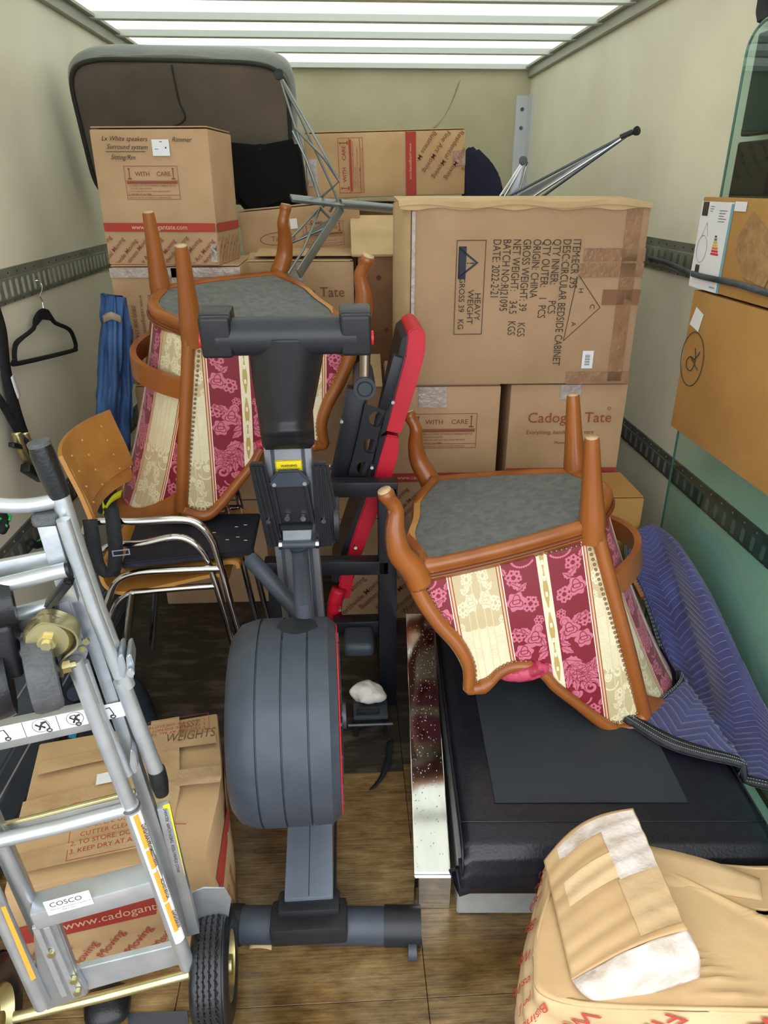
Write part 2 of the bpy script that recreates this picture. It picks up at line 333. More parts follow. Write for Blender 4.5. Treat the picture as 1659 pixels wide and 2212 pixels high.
def disc(bm, o, ax, r, h, n=20): lathe(bm, [(r, 0), (r, h)], o, ax, n, True)
def prism(bm, pts, d, bev=0.):
    """solid between the outline pts (3-D, planar) and the same outline moved by d"""
    d = V(d); a = [bm.verts.new(V(p)) for p in pts]; b = [bm.verts.new(V(p) + d) for p in pts]; n = len(a)
    fs = [bm.faces.new(a), bm.faces.new(b[::-1])]
    for i in range(n): fs.append(bm.faces.new((a[i], b[i], b[(i + 1) % n], a[(i + 1) % n])))
    bmesh.ops.recalc_face_normals(bm, faces=fs)
    if bev: bmesh.ops.bevel(bm, geom=list({e for f in fs for e in f.edges}), offset=bev, segments=2, affect='EDGES')
def sheet(bm, f, nu, nv, th=0., uv=None):
    """surface f(u,v), u,v in 0..1, given thickness th (towards -normal); uv(u,v) in metres"""
    G = [[V(f(i / nu, j / nv)) for j in range(nv + 1)] for i in range(nu + 1)]
    lay = bm.loops.layers.uv.verify() if uv else None
    def nrm(i, j):
        a = G[min(i + 1, nu)][j] - G[max(i - 1, 0)][j]; b = G[i][min(j + 1, nv)] - G[i][max(j - 1, 0)]; c = a.cross(b)
        return c.normalized() if c.length > 1e-9 else V((0, 0, 1))
    top = [[bm.verts.new(G[i][j]) for j in range(nv + 1)] for i in range(nu + 1)]
    def face(vs, ijs):
        try: fc = bm.faces.new(vs)
        except ValueError: return
        fc.smooth = True
        if lay:
            for l, (i, j) in zip(fc.loops, ijs): l[lay].uv = uv(i / nu, j / nv)
    for i in range(nu):
        for j in range(nv): face((top[i][j], top[i + 1][j], top[i + 1][j + 1], top[i][j + 1]), ((i, j), (i + 1, j), (i + 1, j + 1), (i, j + 1)))
    if th:
        bot = [[bm.verts.new(G[i][j] - nrm(i, j) * th) for j in range(nv + 1)] for i in range(nu + 1)]
        for i in range(nu):
            for j in range(nv): face((bot[i][j + 1], bot[i + 1][j + 1], bot[i + 1][j], bot[i][j]), ((i, j + 1), (i + 1, j + 1), (i + 1, j), (i, j)))
        rim = [(i, 0) for i in range(nu)] + [(nu, j) for j in range(nv)] + [(i, nv) for i in range(nu, 0, -1)] + [(0, j) for j in range(nv, 0, -1)]
        for q, (i, j) in enumerate(rim):
            i2, j2 = rim[(q + 1) % len(rim)]; face((top[i][j], bot[i][j], bot[i2][j2], top[i2][j2]), ((i, j), (i, j), (i2, j2), (i2, j2)))
def ribbon(bm, pts, wdir, wd, th=.002, k=6):
    P = smooth_path(pts, k); L = len(P) - 1; wdir = V(wdir).normalized()
    sheet(bm, lambda u, v: P[round(u * L)] + wdir * ((v - .5) * wd), L, 1, th)
def ball(bm, c, r, sc=(1, 1, 1), sub=2, n=None):
    M = Matrix.Translation(V(c)) @ Matrix.Diagonal(V(sc)).to_4x4()
    bmesh.ops.create_icosphere(bm, subdivisions=sub, radius=r, matrix=M)

def obj(name, bm, m, parent=None, base=V((0, 0, 0)), smooth=None, kind=None, label=None):
    bm.verts.ensure_lookup_table()
    if base.length: bmesh.ops.translate(bm, vec=-base, verts=bm.verts)
    me = bpy.data.meshes.new(name); bm.to_mesh(me); bm.free()
    for mm in (m if isinstance(m, (list, tuple)) else [m]): me.materials.append(mm)
    o = bpy.data.objects.new(name, me); COL.objects.link(o)
    if smooth:
        for p in me.polygons: p.use_smooth = True
        if smooth is not True: me.set_sharp_from_angle(angle=math.radians(smooth))
    if parent is not None: o.parent = parent
    if kind: o['kind'] = kind
    if label: o['label'] = label
    return o
class Thing:
    def __init__(s, name, label, cat, base, group=None):
        s.e = bpy.data.objects.new(name, None); COL.objects.link(s.e); s.e.empty_display_size = .05
        s.base = V(base); s.e.location = s.base; s.e['label'] = label; s.e['category'] = cat
        if group: s.e['group'] = group
    def part(s, name, bm, m, smooth=35, parent=None, kind=None, label=None):
        return obj(name, bm, m, parent if parent is not None else s.e, s.base, smooth, kind, label)
def single(name, label, cat, bm, m, smooth=35, group=None):
    bm.verts.ensure_lookup_table()
    lo = V((min(v.co.x for v in bm.verts) + max(v.co.x for v in bm.verts), min(v.co.y for v in bm.verts) + max(v.co.y for v in bm.verts), 0)) / 2; lo.z = min(v.co.z for v in bm.verts)
    o = obj(name, bm, m, None, lo, smooth); o.location = lo; o['label'] = label; o['category'] = cat
    if group: o['group'] = group
    return o
def struct(name, bm, m, smooth=None, parent=None):
    o = obj(name, bm, m, parent, V((0, 0, 0)), smooth)
    if parent is None: o['kind'] = 'structure'
    return o

# lettering: glyph meshes from the built-in font, laid on a face
_txt = {}
def glyphs(s, off=0.):
    k = (s, off)
    if k not in _txt:
        cu = bpy.data.curves.new('t', 'FONT'); cu.body = s; cu.size = 1.; cu.offset = off; cu.resolution_u = 3; cu.fill_mode = 'FRONT'
        o = bpy.data.objects.new('t', cu); COL.objects.link(o); me = o.to_mesh()
        _txt[k] = ([v.co.copy() for v in me.vertices], [tuple(p.vertices) for p in me.polygons])
        o.to_mesh_clear(); bpy.data.objects.remove(o); bpy.data.curves.remove(cu)
    return _txt[k]
def write(bm, s, size, o, ex, ey, align='L', off=0., sx=1., shear=0.):
    vs, fs = glyphs(s, off)
    if not vs: return
    x0 = min(v.x for v in vs); x1 = max(v.x for v in vs)
    sh = {'L': 0, 'C': -(x0 + x1) / 2, 'R': -x1}[align]
    ex, ey, o = V(ex), V(ey), V(o)
    nv = [bm.verts.new(o + ex * ((v.x + sh + v.y * shear) * size * sx) + ey * (v.y * size)) for v in vs]
    for f in fs:
        try: bm.faces.new([nv[i] for i in f])
        except ValueError: pass
def quad(bm, o, ex, ey, x0, y0, x1, y1):
    o, ex, ey = V(o), V(ex), V(ey)
    return bm.faces.new([bm.verts.new(o + ex * a + ey * b) for a, b in ((x0, y0), (x1, y0), (x1, y1), (x0, y1))])
def outline(bm, o, ex, ey, x0, y0, x1, y1, t):
    for q in ((x0, y0, x1, y0 + t), (x0, y1 - t, x1, y1), (x0, y0 + t, x0 + t, y1 - t), (x1 - t, y0 + t, x1, y1 - t)): quad(bm, o, ex, ey, *q)
def clip(bm, o, ex, ey, x0, y0, x1, y1):
    o, ex, ey = V(o), V(ex), V(ey)
    for p, nn in ((o + ex * x0, -ex), (o + ex * x1, ex), (o + ey * y0, -ey), (o + ey * y1, ey)):
        bmesh.ops.bisect_plane(bm, geom=list(bm.verts) + list(bm.edges) + list(bm.faces), plane_co=p, plane_no=nn, clear_outer=True)
# ================================================================== THE SETTING: body of a removal lorry
XL, XR, YB, ZC, Y0 = -1.145, 1.255, 5.38, 2.385, .02
b = B(); box(b, ((XL + XR) / 2, (Y0 + YB) / 2, -.045), (XR - XL + .1, YB - Y0, .05)); struct('floor', b, floor_dark)
fl = bpy.data.objects['floor']
# plywood boards laid across the bed: worn brown ones near the opening, older dark ones behind
yb = Y0; xs_ = [(XL, -.42, .02), (-.42, .155, .0), (.155, .70, .03), (.70, XR, .01)]
for (xa, xb, dy) in xs_:
    y = Y0; k = 0
    for y2 in (.52, 1.02, 1.72 + dy, 2.45, 3.4, 4.4, YB):
        b = B(); box(b, ((xa + xb) / 2, (y + y2) / 2, -.01), (xb - xa - .0016, y2 - y - .0016, .02), None, .0006, 1)
        o = obj('plank', b, floorm if y2 < 1.9 else floor_dark, fl); y = y2; k += 1
b = B(); box(b, (XL - .02, (Y0 + YB) / 2, ZC / 2), (.04, YB - Y0, ZC + .1)); wl = struct('wall_left', b, wallm)
b = B(); box(b, (XR + .02, (Y0 + YB) / 2, ZC / 2), (.04, YB - Y0, ZC + .1)); wr = struct('wall_right', b, wallm)
b = B(); box(b, ((XL + XR) / 2, YB + .02, ZC / 2), (XR - XL + .08, .04, ZC + .1)); wb = struct('wall_back', b, mat('olive_cream_bulkhead', (196, 189, 158), .6, rgb2=(178, 170, 138), scale=2.2, det=6, bump=.03, bscale=20))
b = B(); ribbon(b, [PY(992, 176, YB - .003), PY(978, 215, YB - .003), PY(955, 258, YB - .003), PY(925, 285, YB - .003), PY(892, 296, YB - .003)], (.6, 0, .8), .03, .001); obj('scuff_mark', b, mat('scuff_grey', (146, 138, 112), .7, rgb2=(172, 164, 132), scale=30), wb)
# roof: translucent sheet over aluminium bows
b = B(); box(b, ((XL + XR) / 2, (Y0 + YB) / 2, ZC + .033), (XR - XL + .08, YB - Y0 + .06, .006)); ce = struct('ceiling', b, roofm)
ribm = mat('roof_bow_aluminium', (212, 216, 214), .5, .25)
k = 0
for y in (5.34, 4.77, 4.33, 3.92, 3.50, 3.08, 2.66, 2.24, 1.82, 1.40, .98, .56, .14):
    b = B(); box(b, ((XL + XR) / 2, y, ZC + .015), (XR - XL - .02, .012, .026)); box(b, ((XL + XR) / 2, y + .018, ZC + .003), (XR - XL - .02, .046, .004)); box(b, ((XL + XR) / 2, y + .018, ZC + .028), (XR - XL - .02, .046, .003))
    obj('roof_bow', b, ribm, ce)
for sx, nm in ((XL, 'trim_1'), (XR, 'trim_2')):
    s = 1 if sx < 0 else -1
    b = B(); box(b, (sx + s * .012, (Y0 + YB) / 2, ZC - .012), (.024, YB - Y0, .06), None, .003, 1); box(b, (sx + s * .035, (Y0 + YB) / 2, ZC + .012), (.03, YB - Y0, .012)); struct(nm, b, mat('cant_rail_' + nm, (172, 172, 158), .5, .3))
# lashing rails with slots: a channel, rounded slots and rows of rivet holes
slotm = mat('lashing_slot', (170, 172, 160), .6); dotm = mat('rivet_hole', (46, 46, 42), .7)
def lash(nm, X, z0, z1, y0, y1, pitch, slot_mat, dot_mat, rm, side):
    s = side; h = z1 - z0
    b = B(); box(b, (X + s * .004, (y0 + y1) / 2, (z0 + z1) / 2), (.008, y1 - y0, h)); box(b, (X + s * .008, (y0 + y1) / 2, z0 + h * .42), (.010, y1 - y0, h * .62), None, .004, 2)
    o = struct(nm, b, rm, 35)
    b2 = B(); nsl = 0; y = y0 + .04; sl = []
    while y < y1 - .03:
        bb = B(); r = h * .25
        pts = [V((X + s * .0135, y + math.cos(a) * .011, z0 + h * .42 + (r * .6 if math.sin(a) > 0 else -r * .6) + math.sin(a) * .011)) for a in [2 * math.pi * q / 12 for q in range(12)]]
        prism(bb, pts, (s * -.004, 0, 0)); obj('slot', bb, slot_mat, o); y += pitch; nsl += 1
    y = y0 + .02
    while y < y1 - .02:
        for zz in (z0 + h * .86, z0 + h * .05): disc(b2, (X + s * (.0082 if zz > z0 + h * .5 else .0135), y, zz), (s, 0, 0), .0035, .0012, 6)
        y += .075
    obj('rivet_holes', b2, dot_mat, o, kind='stuff'); return o
pale_dot = mat('rivet_glint', (196, 196, 188), .4, .4)
rail_dk = mat('lashing_rail_dark', (100, 101, 97), .55, .3, rgb2=(76, 77, 75), scale=9, bump=.1)
lash('trim_3', XL, 1.335, 1.447, 1.3, YB - .03, .05, slotm, dotm, railm, 1)
lash('trim_4', XL, .515, .618, 1.3, YB - .03, .06, mat('slot_shadow_grey', (116, 118, 112), .6), pale_dot, rail_dk, 1)
lash('trim_5', XR, 1.395, 1.51, 1.2, YB - .03, .06, mat('slot_dark', (92, 94, 88), .6), dotm, railm, -1)
lash('trim_6', XR, .655, .745, .9, YB - .03, .06, mat('slot_grey_dark', (122, 124, 120), .6), pale_dot, rail_dk, -1)
# far corner post with bolts
b = B(); box(b, (XR - .045, YB - .012, 1.12), (.09, .024, 2.24), None, .003, 1); box(b, (XR - .008, YB - .075, 1.12), (.016, .15, 2.24)); po = struct('trim_7', b, white_m)
for z in (2.16, 2.05, 1.75, 1.58, 1.3):
    b = B(); disc(b, (XR - .05, YB - .024, z), (0, -1, 0), .012, .008, 8); obj('bolt', b, dgrey, po)
# grey steel kerb running along the foot of the near wall
b = B(); prism(b, [V((XL, Y0, 0)), V((XL + .185, Y0, 0)), V((XL + .185, Y0, .07)), V((XL + .12, Y0, .16)), V((XL + .03, Y0, .2)), V((XL, Y0, .2))], (0, 2.75, 0), .006)
kb = struct('baseboard_left', b, dgrey, 30)
for xx, zz in ((XL + .06, .188), (XL + .145, .128)):
    b = B(); box(b, (xx, 1.4, zz), (.006, 2.7, .012)); obj('ridge', b, alu, kb)
# the street behind the lorry
b = B(); box(b, (0, -7, -1.02), (30, 14, .04)); struct('ground', b, mat('asphalt', (112, 112, 112), .9, rgb2=(96, 96, 96), scale=40))

# ================================================================== CARTONS
class Carton(Thing):
    def __init__(s, label, FL, w, d, h, yaw=0., m=card, tilt=0., roll=0., lid=True, group=None, bulge=.004, name='cardboard_box', seam=True):
        FL = V(FL); R = (Matrix.Rotation(math.radians(yaw), 3, 'Z') @ Matrix.Rotation(math.radians(tilt), 3, 'X') @ Matrix.Rotation(math.radians(roll), 3, 'Y'))
        s.ex, s.ey, s.ez = R @ V((1, 0, 0)), R @ V((0, 1, 0)), R @ V((0, 0, 1)); s.o = FL; s.w, s.d, s.h = w, d, h
        super().__init__(name, label, 'box', FL + s.ex * w / 2 + s.ey * d / 2, group)
        b = B(); box(b, (w / 2, d / 2, h / 2), (w, d, h), None, .007, 2)
        bmesh.ops.subdivide_edges(b, edges=[e for e in b.edges if e.calc_length() > .15], cuts=5, use_grid_fill=True)
        for v in b.verts:
            c = v.co; nz = noise.noise(V((c.x * 6 + FL.x * 9, c.y * 6 + FL.y * 7, c.z * 6 + FL.z * 5)))
            fx = 1 if w - .01 > c.x > .01 else 0; fy = 1 if d - .01 > c.y > .01 else 0; fz = 1 if h - .01 > c.z > .01 else 0
            k = nz * bulge
            if fx and fz: c.y += k * (1 if c.y > d / 2 else -1)
            if fy and fz: c.x += k * (1 if c.x > w / 2 else -1)
            if fx and fy: c.z += k * 1.0 - abs(k) * .5
        b.transform(Matrix.Translation(FL) @ frame(s.ex, s.ey, s.ez).to_4x4())
        s.body = s.part('body', b, m, 30)
        if lid:   # the two closing flaps as separate leaves of board
            for y0, y1 in ((.004, d / 2 - .0015), (d / 2 + .0015, d - .004)):
                b = B(); box(b, (w / 2, (y0 + y1) / 2, h + bulge + .0012), (w - .008, y1 - y0, .004), None, .001, 1); b.transform(Matrix.Translation(FL) @ frame(s.ex, s.ey, s.ez).to_4x4()); s.part('flap', b, m, 30)
    def face(s, f, e=.0012, bl=.0):
        """origin, right, up of a face, lifted e off the board"""
        e = e + .0035
        if f == 'F': return s.o - s.ey * e, s.ex, s.ez, s.w, s.h
        if f == 'R': return s.o + s.ex * (s.w + e), s.ey, s.ez, s.d, s.h
        if f == 'L': return s.o + s.ey * s.d - s.ex * e, -s.ey, s.ez, s.d, s.h
        if f == 'T': return s.o + s.ez * (s.h + e + .004), s.ex, s.ey, s.w, s.d
    def tape(s, f, x0, y0, x1, y1, m=None, rot=0.):
        o, ex, ey, W, H = s.face(f, .0002); b = B(); nrm = ex.cross(ey)
        q = [o + ex * a + ey * c for a, c in ((x0, y0), (x1, y0), (x1, y1), (x0, y1))]
        prism(b, q, nrm * .0006); return s.part('tape', b, m or tape_b, None)
    def band(s, f, y0, y1, txt=None, size=.03, at=.5, tm=None, off=.006, align='C', sx=1.):
        o, ex, ey, W, H = s.face(f, .0004); b = B(); quad(b, o, ex, ey, .003, y0, W - .003, y1); s.part('red_band', b, ink_red, None)
        if txt:
            b = B(); o, ex, ey, W, H = s.face(f, .0012); write(b, txt, size, o + ex * (W * at) + ey * ((y0 + y1) / 2 - size * .3), ex, ey, align, off, sx); clip(b, o, ex, ey, 0, 0, W, H); s.part('lettering', b, tm or ink_pale, None)
    def diag(s, f, y0, y1, size, words, x0=0., x1=None, step=None, m=None, ang=45., first=0., off=.004):
        o, ex, ey, W, H = s.face(f, .0008); x1 = W if x1 is None else x1; b = B(); c, sn = math.cos(math.radians(ang)), math.sin(math.radians(ang))
        dx, dy = ex * c + ey * sn, ey * c - ex * sn; x = x0 + size * 1.2 + first; k = 0; step = step or size * 2.0
        while x < x1 + (y1 - y0):      # every line ends just below the band
            write(b, words[k % len(words)], size, o + ex * x + ey * (y1 - size * (.75 + .25 * (k * 7 % 3))), dx, dy, 'R', off); x += step; k += 1
        clip(b, o, ex, ey, x0 + .004, y0, x1 - .004, y1); s.part('lettering', b, m or ink_brown, None)
    def care(s, f, x, y, w, m=None, h=None, flip=False, turn=False):
        """framed WITH CARE panel, (x, y) its lower corner"""
        o, ex, ey, W, H = s.face(f, .0008); h = h or w * .56; b = B()
        if turn: o, ex, ey = o + ex * (x + h) + ey * y, ey, -ex
        else: o = o + ex * x + ey * y
        t = w * .008; outline(b, o, ex, ey, 0, 0, w, h, t); quad(b, o, ex, ey, 0, h * .55, w, h * .55 + t); quad(b, o, ex, ey, 0, h * .12, w, h * .12 + t)
        for xx in (.09, .91):
            quad(b, o, ex, ey, w * (xx - .008), h * .62, w * (xx + .008), h * .93); quad(b, o, ex, ey, w * (xx - .035), h * .60, w * (xx + .035), h * .64); quad(b, o, ex, ey, w * (xx - .02), h * .9, w * (xx + .02), h * .93)
        write(b, 'WITH', w * .105, o + ex * w * .2 + ey * h * .70, ex, ey, 'L', .006); write(b, 'CARE', w * .105, o + ex * w * .60 + ey * h * .70, ex, ey, 'L', .006)
        quad(b, o, ex, ey, w * .03, h * .47, w * .97, h * .54)
        for i, tx in enumerate(('1. TO OPEN: CUT TAPE TO PREVENT DAMAGE USE THE', '    CUTTER CLEAN ACROSS', '2. TO STORE: DO NOT LAY FLAT AND PROTECT', '3. KEEP DRY AT ALL TIMES')):
            write(b, tx, w * .036, o + ex * w * .04 + ey * (h * (.39 - .085 * i)), ex, ey, 'L', .004)
        write(b, 'KEEP FLAT AND DO NOT DISPOSE OF WHEN UNPACKED', w * .03, o + ex * w * .04 + ey * h * .04, ex, ey, 'L', .003)
        s.part('care_print', b, m or ink_brown, None)
    def lines(s, f, items, m, x=0., y=0., turn=0., off=.0, shear=0.):
        """items: (text, size, dx, dy, align); turn in degrees about (x, y)"""
        o, ex, ey, W, H = s.face(f, .0010); c, sn = math.cos(math.radians(turn)), math.sin(math.radians(turn)); dx, dy = ex * c + ey * sn, ey * c - ex * sn; o = o + ex * x + ey * y; b = B()
        for t, sz, a, d_, al in items: write(b, t, sz, o + dx * a + dy * d_, dx, dy, al, off, 1., shear)
        s.part('lettering', b, m, None); return o, dx, dy
MOV = ['Fine Art Moving', 'Residential Moving', 'Worldwide Moving', 'Business Moving']
URL = 'www.cadogantate.com'
def wpx(p0, p1, Y): return (PY(*p1, Y) - PY(*p0, Y)).length
# --- left stack, from the top down
Yf = 2.80
TLp = PY(190, 279, Yf); BLp = PY(236, 572, Yf)
h1 = TLp.z - BLp.z
c = Carton('brown box topping the tall corner stack, handwritten note and white sticker above a red band', BLp, .412, .30, h1, -7, bulge=.005)
c.care('F', .105, h1 * .50, .19); c.band('F', h1 * .26, h1 * .325, URL, .022, .5); c.diag('F', .008, h1 * .25, .022, MOV, step=.047)
c.band('R', h1 * .26, h1 * .325); c.diag('R', .008, h1 * .25, .018, MOV, step=.045)
c.lines('F', [('Lx White speakers', .021, .04, .0, 'L'), ('Surround system', .021, .055, -.025, 'L'), ('Sitting/Rm', .021, .065, -.057, 'L'), ('Rimmer', .021, .285, 0, 'L')], ink_dark, 0, h1 - .034, -1, .0, .35)
o, ex, ey, W, H = c.face('F', .001); b = B(); quad(b, o, ex, ey, .05, h1 - .070, .19, h1 - .068); c.part('underline', b, ink_dark, None)
b = B(); quad(b, o, ex, ey, .215, h1 - .082, .275, h1 - .032); st = c.part('sticker', b, paper, None)
b = B(); o2 = o - c.ey * .0006; quad(b, o2, ex, ey, .26, h1 - .06, .265, h1 - .055); quad(b, o2, ex, ey, .242, h1 - .04, .252, h1 - .038); quad(b, o2, ex, ey, .223, h1 - .062, .236, h1 - .0605); c.part('lettering', b, ink_dark, None, st)
c.tape('F', .25, .0, .305, h1 * .16, tape_s); c.tape('F', .385, .012, .407, .075, tape_s)
Yf = 2.77
A0 = PY(281, 830, Yf); A1 = PY(245, 566, Yf); h2 = BLp.z - A0.z - .007
c = Carton('brown box with sideways small print, taped along its top edge, second in the corner stack', A0 + V((-.012, 0, 0)), .47, .42, h2, 0)
c.tape('F', 0, h2 - .035, .47, h2 - .002, tape_s); c.tape('F', .22, h2 - .1, .28, h2, tape_s)
c.lines('F', [('Everything, handled with care', .021, 0, 0, 'L'), (URL, .021, 0, -.032, 'L'), ('0800 008 1540', .021, .04, -.064, 'L')], ink_brown, .125, h2 * .78, -90)
h3 = A0.z - .018
c = Carton('pale brown box with one short pen word, third down in the corner stack', V((A0.x + .02, Yf - .02, A0.z * .5 + .01)), .46, .42, A0.z * .5 - .018, 0, card_b)
c.lines('F', [('Skates', .026, 0, 0, 'L')], ink_dark, .03, A0.z * .5 - .07, 0, .004, .2)
Carton('brown box standing on the floor at the foot of the corner stack', V((A0.x + .02, Yf, 0)), .46, .42, A0.z * .5 - .002, 0)
# --- heap in the middle
P0 = PY(530, 560, 3.25)
hh = PY(520, 470, 3.25).z - P0.z
c = Carton('tilted brown box with a pen note and an oval print beside the wire legs', P0, .505, .4, hh + .02, 0, card, 0, -5, lid=True)
c.lines('F', [('Mik', .022, .30, .0, 'L'), ('Silver', .024, .29, -.03, 'L')], ink_dark, 0, hh - .025, 0, 0, .3)
o, ex, ey, W, H = c.face('F', .001); b = B(); ov = [o + ex * (.15 + .075 * math.cos(a)) + ey * (hh * .42 + .026 * math.sin(a)) for a in [k * math.pi / 16 for k in range(32)]]; ov2 = [o + ex * (.15 + .071 * math.cos(a)) + ey * (hh * .42 + .023 * math.sin(a)) for a in [k * math.pi / 16 for k in range(32)]]
va, vb = [b.verts.new(p) for p in ov], [b.verts.new(p) for p in ov2]
for i in range(32): b.faces.new((va[i], va[(i + 1) % 32], vb[(i + 1) % 32], vb[i]))
write(b, 'Tate', .03, o + ex * .15 + ey * (hh * .42 - .01), ex, ey, 'C'); c.part('oval_print', b, ink_brown, None); c.care('F', .26, .02, .17)
b = B(); quad(b, o - c.ey * .001, ex, ey, .21, hh * .62, .24, hh * .86); c.part('label', b, paper, None)
P1 = PY(525, 760, 3.02); ht = PY(525, 566, 3.02).z - P1.z
c = Carton('brown box with half closed top flaps under the tilted box', V((P1.x, 3.02, P1.z)), PY(764, 560, 3.02).x - P1.x, .42, ht, 0, card)
c.lines('F', [('Cadogan Tate', .055, 0, 0, 'R')], ink_brown, c.w - .04, ht * .62, 0, .0); c.tape('F', c.w * .42, ht * .4, c.w * .56, ht - .004, tape_s)
for dy, dz, dw in ((.0, .012, .0), (.02, .03, .04)):
    b = B(); box(b, (P1.x + c.w * .52 + dw, 3.02 + dy + .17, P1.z + ht + dz), (c.w * .9, .34, .005), Matrix.Rotation(math.radians(3), 3, 'X'), .0015, 1); c.part('flap', b, card_c)
c = Carton('plain brown box under the half closed box in the middle heap', V((P1.x + .01, 3.03, .0)), c.w - .02, .42, P1.z - .008, 0, card)
# tall pale topped box
Q0 = PY(770, 790, 2.97); Q1 = PY(770, 552, 2.97)
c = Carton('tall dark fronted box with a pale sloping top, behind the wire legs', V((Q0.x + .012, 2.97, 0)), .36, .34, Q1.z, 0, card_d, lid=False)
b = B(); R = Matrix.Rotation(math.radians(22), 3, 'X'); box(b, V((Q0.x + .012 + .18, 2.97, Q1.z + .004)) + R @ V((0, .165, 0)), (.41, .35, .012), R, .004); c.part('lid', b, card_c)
b = B(); o, ex, ey, W, H = c.face('F', .001)
for px_, py_, r in ((818, 600, .010), (835, 712, .008), (800, 690, .005)):
    p = PY(px_, py_, 2.966); disc(b, p, (0, 1, 0), r, .001, 9)
c.part('stain', b, mat('brown_stain', (92, 62, 46), .8), None)
# the far stack carrying the long box
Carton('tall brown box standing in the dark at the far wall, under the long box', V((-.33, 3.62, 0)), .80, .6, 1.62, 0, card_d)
C0 = PY(665, 430, 3.55)
c = Carton('long brown box lying on its side, with a red band and sideways moving print, highest in the middle', C0, PY(1004, 415, 3.55).x - C0.x, .42, .262, 0, card_b, 0, -1.6, lid=True)
c.e['label'] = 'long brown box lying on its side with an upright red band, highest in the middle'
Wc = c.w; o, ex, ey, W, H = c.face('F', .0006)
b = B(); quad(b, o, ex, ey, Wc * .625, .003, Wc * .69, H - .003); c.part('red_band', b, ink_red, None)
b = B(); write(b, URL, .016, o - c.ey * .001 + ex * (Wc * .657 - .005) + ey * (H * .82), -ey, ex, 'L'); c.part('lettering', b, ink_pale, None)
c.care('F', Wc * .205, .02, H - .04, ink_red, Wc * .155, turn=True)
b = B()
for k, t in enumerate(('Business Moving', 'Fine Art Moving', 'Residential Moving', 'Worldwide Moving', 'Business Moving')):
    a = math.radians(-125); dx, dy = ex * math.cos(a) + ey * math.sin(a), ey * math.cos(a) - ex * math.sin(a); write(b, t, .03, o - c.ey * .0004 + ex * (Wc * (.80 + .085 * k)) + ey * (H * 1.0), dx, dy, 'L', .004)
    write(b, t, .03, o - c.ey * .0004 + ex * (Wc * (.62 + .085 * k)) + ey * (H * .1), -dx, -dy, 'L', .004) if 0 else None
clip(b, o, ex, ey, Wc * .70, .004, Wc - .004, H - .004); c.part('lettering', b, ink_brown, None)
c.tape('F', Wc - .055, H * .45, Wc, H * .68, tape_b); c.tape('F', .005, H * .2, .05, H * .62, tape_s)
# --- the big cabinet box and the Cadogan boxes below it
Ye = 2.52
E0 = PY(888, 832, Ye); E1 = PY(1352, 818, Ye); E2 = PY(893, 443, Ye)
He = E2.z - E0.z
c = Carton('largest box, worn, printed with a heavy weight triangle and bedside cabinet details', V((E0.x - .005, Ye, E0.z)), .795, .34, He, -1.2, card_g, -1.5, 0, lid=False, bulge=.006, name='cabinet_box')
# left bevelled edge of torn layered board, pale top lid
b = B(); prism(b, [c.o + c.ex * (-.002) + c.ez * .005, c.o - c.ex * .05 + c.ey * .07 + c.ez * .01, c.o - c.ex * .05 + c.ey * .07 + c.ez * (He + .012), c.o + c.ex * (-.002) + c.ez * (He - .004)], c.ey * .22, .004); c.part('side_layer', b, card_c)
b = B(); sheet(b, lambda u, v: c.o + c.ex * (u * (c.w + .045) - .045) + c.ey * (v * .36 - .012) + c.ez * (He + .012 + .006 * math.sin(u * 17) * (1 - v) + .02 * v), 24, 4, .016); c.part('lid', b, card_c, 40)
b = B(); sheet(b, lambda u, v: c.o + c.ex * (u * (c.w + .04) - .04) - c.ey * .006 + c.ez * (He - .012 - .004 * math.sin(u * 31) + v * (.022 + .004 * math.sin(u * 31))), 40, 1, .006); c.part('torn_edge', b, card_c, 40)
c.tape('F', c.w * .90, .01, c.w * .965, He - .012, tape_b); c.tape('F', c.w * .72, He * .62, c.w, He * .695, tape_b); c.tape('F', c.w * .735, He * .705, c.w, He * .775, tape_b)
c.tape('F', c.w * .835, He * .465, c.w, He * .55, mat('brown_paper_tape', (138, 96, 68), .6)); c.tape('F', 0, .01, .012, He - .02, tape_s)
c.tape('F', c.w - .23, .0, c.w, .045, tape_b)
U = He / .63
items = [('ITEM:ECR 295', 0), ('DESC:CIRCULAR BEDSIDE CABINET', 1), ('QTY INNER:       PCS', 2), ('QTY OUTER:    1  PCS', 3), ('ORIGIN: CHINA', 4), ('GROSS WEIGHT: 39     KGS', 5), ('NET WEIGHT:    34.5   KGS', 6), ('BATCH NO:RJ21095', 7), ('DATE: 2022-2-21', 8)]
o, ex, ey, W, H = c.face('F', .001)
b = B()
for t, k in items: write(b, t, .0385, o + ex * (c.w * .685 - k * .0338) + ey * (He * .825), -ey, ex, 'L', .0, .70)
c.part('lettering', b, ink_dark, None)
b = B(); x0, x1, y0, y1 = c.w * .19, c.w * .315, He * .30, He * .82; outline(b, o, ex, ey, x0, y0, x1, y1, .0022)
write(b, 'HEAVY', .030, o + ex * (x1 - .03) + ey * (y0 + (y1 - y0) * .30), -ey, ex, 'C'); write(b, 'WEIGHT', .030, o + ex * (x1 - .055) + ey * (y0 + (y1 - y0) * .30), -ey, ex, 'C'); write(b, 'GROSS 39   KG', .0285, o + ex * (x0 + .014) + ey * (y0 + (y1 - y0) * .335), -ey, ex, 'C', 0, .93)
c.part('weight_print', b, ink_dark, None)
b = B(); tx, ty, tw, tr_ = x0 + .008, y1 - .02, .062, .11   # warning triangle, turned on its side like the text
tri = [(tx, ty - .105), (tx, ty), (tx + .068, ty - .052)]; cen = V((sum(q[0] for q in tri) / 3, sum(q[1] for q in tri) / 3))
inn = [tuple(cen + (V(q) - cen) * .78) for q in tri]
